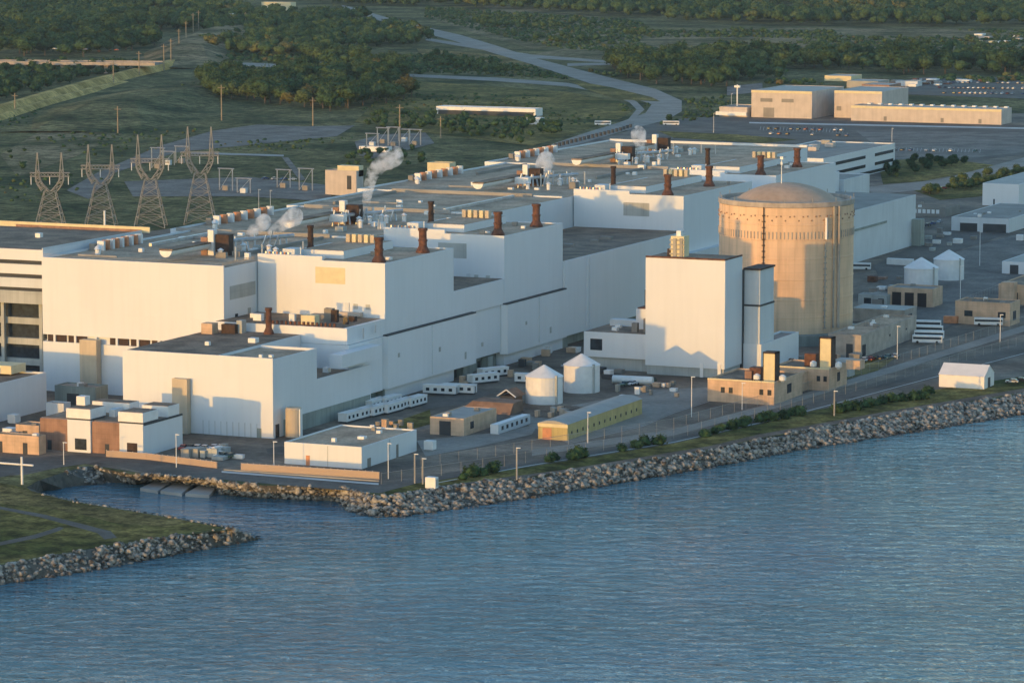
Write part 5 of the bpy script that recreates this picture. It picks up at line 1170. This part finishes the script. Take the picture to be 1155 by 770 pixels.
WN = ['wood above the bridge', 'wood under the bridge', 'upper big left wood', 'lower big left wood', 'top edge trees left of centre', 'forest along the top edge', 'open heath at the top', 'hedge beside the highway', 'tree belt behind the warehouses', 'heath above the tree belt', 'thicket below the meadow shelter', 'thicket before the substation', 'dark slope at the left']
for wi, (poly, sp, pr, hr, tr, pa) in enumerate(woods):
    for (x, y) in scatter(poly, sp, pr*.93, pa, 15 if hr[1] > 11 else 6):
        h = grg.uniform(*hr); cl = .5+.5*math.sin(x*.012+2*math.sin(y*.006))*math.cos(y*.009)
        t = tr[0]+(tr[1]-tr[0])*min(1, max(0, .55*grg.random()+.45*cl)); pts.append((x, y, h, t, wi))
pts.sort(key=lambda p: -p[2]/math.hypot(p[0], p[1]))
# the trees that show largest stand as things, the rest of the woods is one mass
near, rest = pts[:290], pts[290:]
def lat(x, y): return (x*_rt[0]+y*_rt[1])/(x*_fh[0]+y*_fh[1])
span = {}
for p in near: a_, b_ = span.get(p[4], (9, -9)); l_ = lat(p[0], p[1]); span[p[4]] = (min(a_, l_), max(b_, l_))
def third(x, y, wi):
    a_, b_ = span[wi]; u = (lat(x, y)-a_)/max(1e-6, b_-a_); return ('far left end', 'left quarter', 'left of middle', 'right of middle', 'right quarter', 'far right end')[min(5, int(u*6))]
kinds = []
for k in range(7):
    hh = 1.0; v, f = crown_chunks(grg, 10, 4.3, 620, 7, .42); tone = [.1, .3, .45, .6, .8, .95, .2][k]
    me_o = merge_mesh('crown', [(v.astype(np.float32), f)], 'wood', [tone]); me = me_o.data; bpy.data.objects.remove(me_o)
    b = MB(); b.beam((0, 0, -.2), (.1, 0, 4.5), .32, 7, .2); b.beam((.1, 0, 4.3), (1.4, .5, 7), .17, 5, .06); b.beam((.1, 0, 3.8), (-1.3, -.6, 6.6), .15, 5, .05)
    to = b.build('trunk', 'bark'); tm = to.data; bpy.data.objects.remove(to); kinds.append((me, tm, tone))
def tree(x, y, h, t, label, group, name='tree', cat='tree'):
    k = min(range(7), key=lambda i: abs(kinds[i][2]-t)+.05*grg.random()); r = thing(name, label, cat, (x, y, 0), group, grg.random()*6.28)
    s = h/10; wd = s*grg.uniform(1.0, 1.45); r.scale = (wd, wd, s)
    for nm, me in (('crown', kinds[k][0]), ('trunk', kinds[k][1])):
        o = bpy.data.objects.new(nm, me); col.objects.link(o); o.parent = r
for (x, y, h, t, wi) in near:
    kk = ('dark green', 'mid green', 'golden autumn')[0 if t < .35 else 1 if t < .68 else 2]; sz = 'tall' if h > 14 else 'low'
    th = third(x, y, wi); tree(x, y, h, t, f'{sz} {kk} tree in the {WN[wi]}, {th}', f'{sz} {kk} trees, {WN[wi]}, {th}')
ch = []; tn = []
for (x, y, h, t, wi) in rest:
    v, f = low[grg.integers(9)]; a = grg.random()*6.28; c, s = math.cos(a), math.sin(a); w2 = h*grg.uniform(1.0, 1.5)
    q = np.empty_like(v); q[:, 0] = (v[:, 0]*c-v[:, 1]*s)*w2+x; q[:, 1] = (v[:, 0]*s+v[:, 1]*c)*w2+y; q[:, 2] = (v[:, 2]-.12)*h*1.12; ch.append((q, f)); tn.append(t)
print('wood trees', len(pts), 'tris', sum(len(c[1]) for c in ch))
tag(merge_mesh('woodland', ch, 'wood', tn), 'dense mixed green and golden woodland filling the far background', 'woodland', kind='stuff')
# low scrub dotted over the fields
ch = []; tn = []
for poly, sp, lo, hi, pa in (([(-60, 140), (240, 90), (240, 140), (60, 230), (-60, 250)], 11, .5, 1.6, .25), ([(470, 64), (700, 84), (690, 92), (560, 86), (470, 82)], 8, .8, 2.6, 0), ([(430, 100), (640, 108), (700, 125), (640, 148), (480, 146), (400, 136)], 9, .4, 1.6, .2),
                           ([(740, 36), (1250, 34), (1250, 60), (850, 64), (700, 62)], 9, .8, 3.2, -.2), ([(480, 8), (720, 24), (740, 36), (700, 60), (620, 54), (560, 40), (480, 20)], 9, .8, 3.0, .0), ([(225, 50), (480, 60), (480, 84), (240, 70)], 9, 1, 3.5, -.6), ([(240, 160), (400, 155), (400, 200), (260, 200)], 9, .4, 1.5, .1),
                           ([(690, 120), (820, 108), (830, 128), (750, 142)], 8, .5, 2.2, 0), ([(440, 55), (470, 60), (560, 66), (600, 76), (560, 82), (470, 78)], 8, 1, 3, -.3), ([(860, 92), (1250, 84), (1250, 92), (870, 96)], 10, 1, 4, -.5)):
    for (x, y) in scatter(poly, sp, .75, pa):
        s = grg.uniform(lo, hi); v = I0*(1+grg.normal(0, .2, (len(I0), 1)))*np.array([s*1.4, s*1.4, s])*.8+np.array([x, y, s*.35]); ch.append((v, F0)); tn.append(float(np.clip(grg.normal(.5, .25), 0, 1)))
tag(merge_mesh('scrub', ch, 'wood', tn), 'low scrub and weeds dotted over the rough fields behind the plant', 'scrub', kind='stuff')
# shrubs on the shore
sm = []
for k in range(5):
    v, f = crown_chunks(grg, 3.0, 2.0, 260, 5, .22); v[:, 2] = np.maximum(v[:, 2]-1.0, 0.02)
    o = merge_mesh('shrub', [(v.astype(np.float32), f)], 'wood', [[.05, .3, .5, .15, .75][k]]); sm.append(o.data); bpy.data.objects.remove(o)
shr = [(522, 541, 0), (531, 537, 0), (545, 536, 0), (555, 533, 0), (619, 521, 0), (626, 519, 0), (645, 518, 0), (652, 516, 0), (702, 509, 0), (718, 505, 0), (728, 502, 0), (742, 501, 0), (795, 492, 0), (806, 489, 0), (812, 486, 0), (824, 484, 0), (836, 481, 0),
       (842, 477, 0), (858, 476, 0), (870, 474, 0), (884, 472, 0), (892, 469, 0), (902, 468, 0), (946, 465, 0), (955, 463, 0), (966, 462, 0), (978, 459, 0), (988, 457, 0), (996, 455, 0), (1006, 453, 0), (1018, 452, 0), (1030, 451, 0), (1040, 449, 0), (1048, 444, 0)]
ORDN = ['first', 'second', 'third', 'fourth', 'fifth', 'sixth', 'seventh', 'eighth', 'ninth', 'tenth', 'eleventh', 'twelfth', 'thirteenth', 'fourteenth', 'fifteenth']; cnt = {}
for k, (px_, py_, _) in enumerate(shr):
    x, y = P(px_, py_); o = bpy.data.objects.new('shrub', sm[k % 5]); col.objects.link(o); s = grg.uniform(.75, 1.35); o.scale = (s*1.25, s*1.25, s*1.15); o.location = (x, y, .05); o.rotation_euler.z = grg.random()*6.28
    seg = 'below the store, nearest the point' if px_ < 600 else 'below the yellow shed' if px_ < 770 else 'below the generator houses' if px_ < 930 else 'left of the white shore tent'
    cnt[seg] = cnt.get(seg, 0)+1; tag(o, f'rounded shrub on the shore grass {seg}, {ORDN[cnt[seg]-1]} from the left', 'shrub', 'shore shrubs '+seg)
# planting-bed shrubs at the back
for grp, poly, sp, lab in (('shrubs of the rear planting bed', [(1035, 218), (1155, 188), (1155, 200), (1060, 222)], 6.5, 'yellow-green shrub in the bed right of the dome'), ('small trees by the office block', [(990, 188), (1060, 180), (1100, 188), (1000, 205)], 9, 'small dark tree in the lawn beside the office block')):
    for (x, y) in scatter(poly, sp, .55):
        q4 = sorted(lat(*P(*p)) for p in poly); u = (lat(x, y)-q4[0])/(q4[-1]-q4[0]); e_ = ('left end', 'left part', 'middle', 'right part', 'right end')[max(0, min(4, int(u*5)))]; tree(x, y, grg.uniform(3, 6), .75 if 'yellow' in lab else .1, f'{lab}, {e_}', f'{grp}, {e_}', 'garden_shrub', 'shrub')
for (x, y) in scatter([(700, 140), (740, 132), (760, 138), (720, 146)], 9, .8): tree(x, y, grg.uniform(4, 7), .1, 'small dark tree at the bend of the highway', 'small trees at the highway bend')
for (x, y) in scatter([(250, 20), (262, 20), (300, 28), (290, 34)], 30, .5): pass

# ------------------------------------------------------------------ steam
def plume(label, px_, py_, z0, path, r0, r1):
    """path: pixel offsets of the plume centre line"""
    x0, y0 = P(px_, py_, z0); dep = (x0*_fh[0]+y0*_fh[1]); k = dep/F
    V = []; T = []; n = 0; N = 14
    for i in range(N):
        t = i/(N-1); seg = t*(len(path)-1); j = min(int(seg), len(path)-2); u = seg-j
        ox = path[j][0]*(1-u)+path[j+1][0]*u; oy = path[j][1]*(1-u)+path[j+1][1]*u; rr = r0+(r1-r0)*t
        c = np.array([x0+_rt[0]*ox*k, y0+_rt[1]*ox*k, z0-oy*k]); v = I2*(1+grg.normal(0, .06, (len(I2), 1)))*rr*np.array([1, 1, 1.15])+c; V.append(v); T.append(F2+n); n += len(v)
    o = merge_mesh('steam_plume', [(np.concatenate(V), np.concatenate(T))], 'steam')
    md = o.modifiers.new('remesh', 'REMESH'); md.mode = 'VOXEL'; md.voxel_size = .6
    return tag(o, label, 'steam', kind='stuff')
plume('tall white steam plume leaning right from the middle of the hall roof', 412, 244, 47, [(0, 0), (1, -15), (4, -32), (8, -48), (18, -60), (34, -68)], 1.2, 3.4)
plume('small white steam puff above the nearest roof vents', 278, 272, 47, [(0, 0), (3, -8), (10, -14), (20, -22)], 1.0, 2.6)
plume('faint steam drifting low over the second roof bay', 305, 262, 47, [(0, 0), (12, -8), (28, -18)], 1.2, 3)
plume('small steam puff over the central roof vents', 614, 202, 47, [(0, 0), (0, -8), (-3, -14), (2, -20)], 1.2, 3.8)
plume('upright white steam puff at the far end of the hall roof', 722, 176, 47, [(0, 0), (1, -10), (-1, -18), (-2, -24)], 1.2, 3.5)

hz = bpy.data.materials.new('haze'); hz.use_nodes = True; t_ = hz.node_tree; t_.nodes.remove(t_.nodes['Principled BSDF'])
v_ = t_.nodes.new('ShaderNodeVolumePrincipled'); v_.inputs['Color'].default_value = (0.80, 0.88, 0.95, 1); v_.inputs['Density'].default_value = 0.00002; v_.inputs['Anisotropy'].default_value = 0.2
t_.links.new(v_.outputs[0], t_.nodes['Material Output'].inputs['Volume']); M['haze'] = hz
hb = MB().box(-4200, 1600, -150, 7000, -8, 182).build('haze', 'haze'); hb['kind'] = 'stuff'; hb['label'] = 'thin evening haze lying over the whole site'; hb['category'] = 'haze'
for o in col.objects:
    if 'org' in o: del o['org']
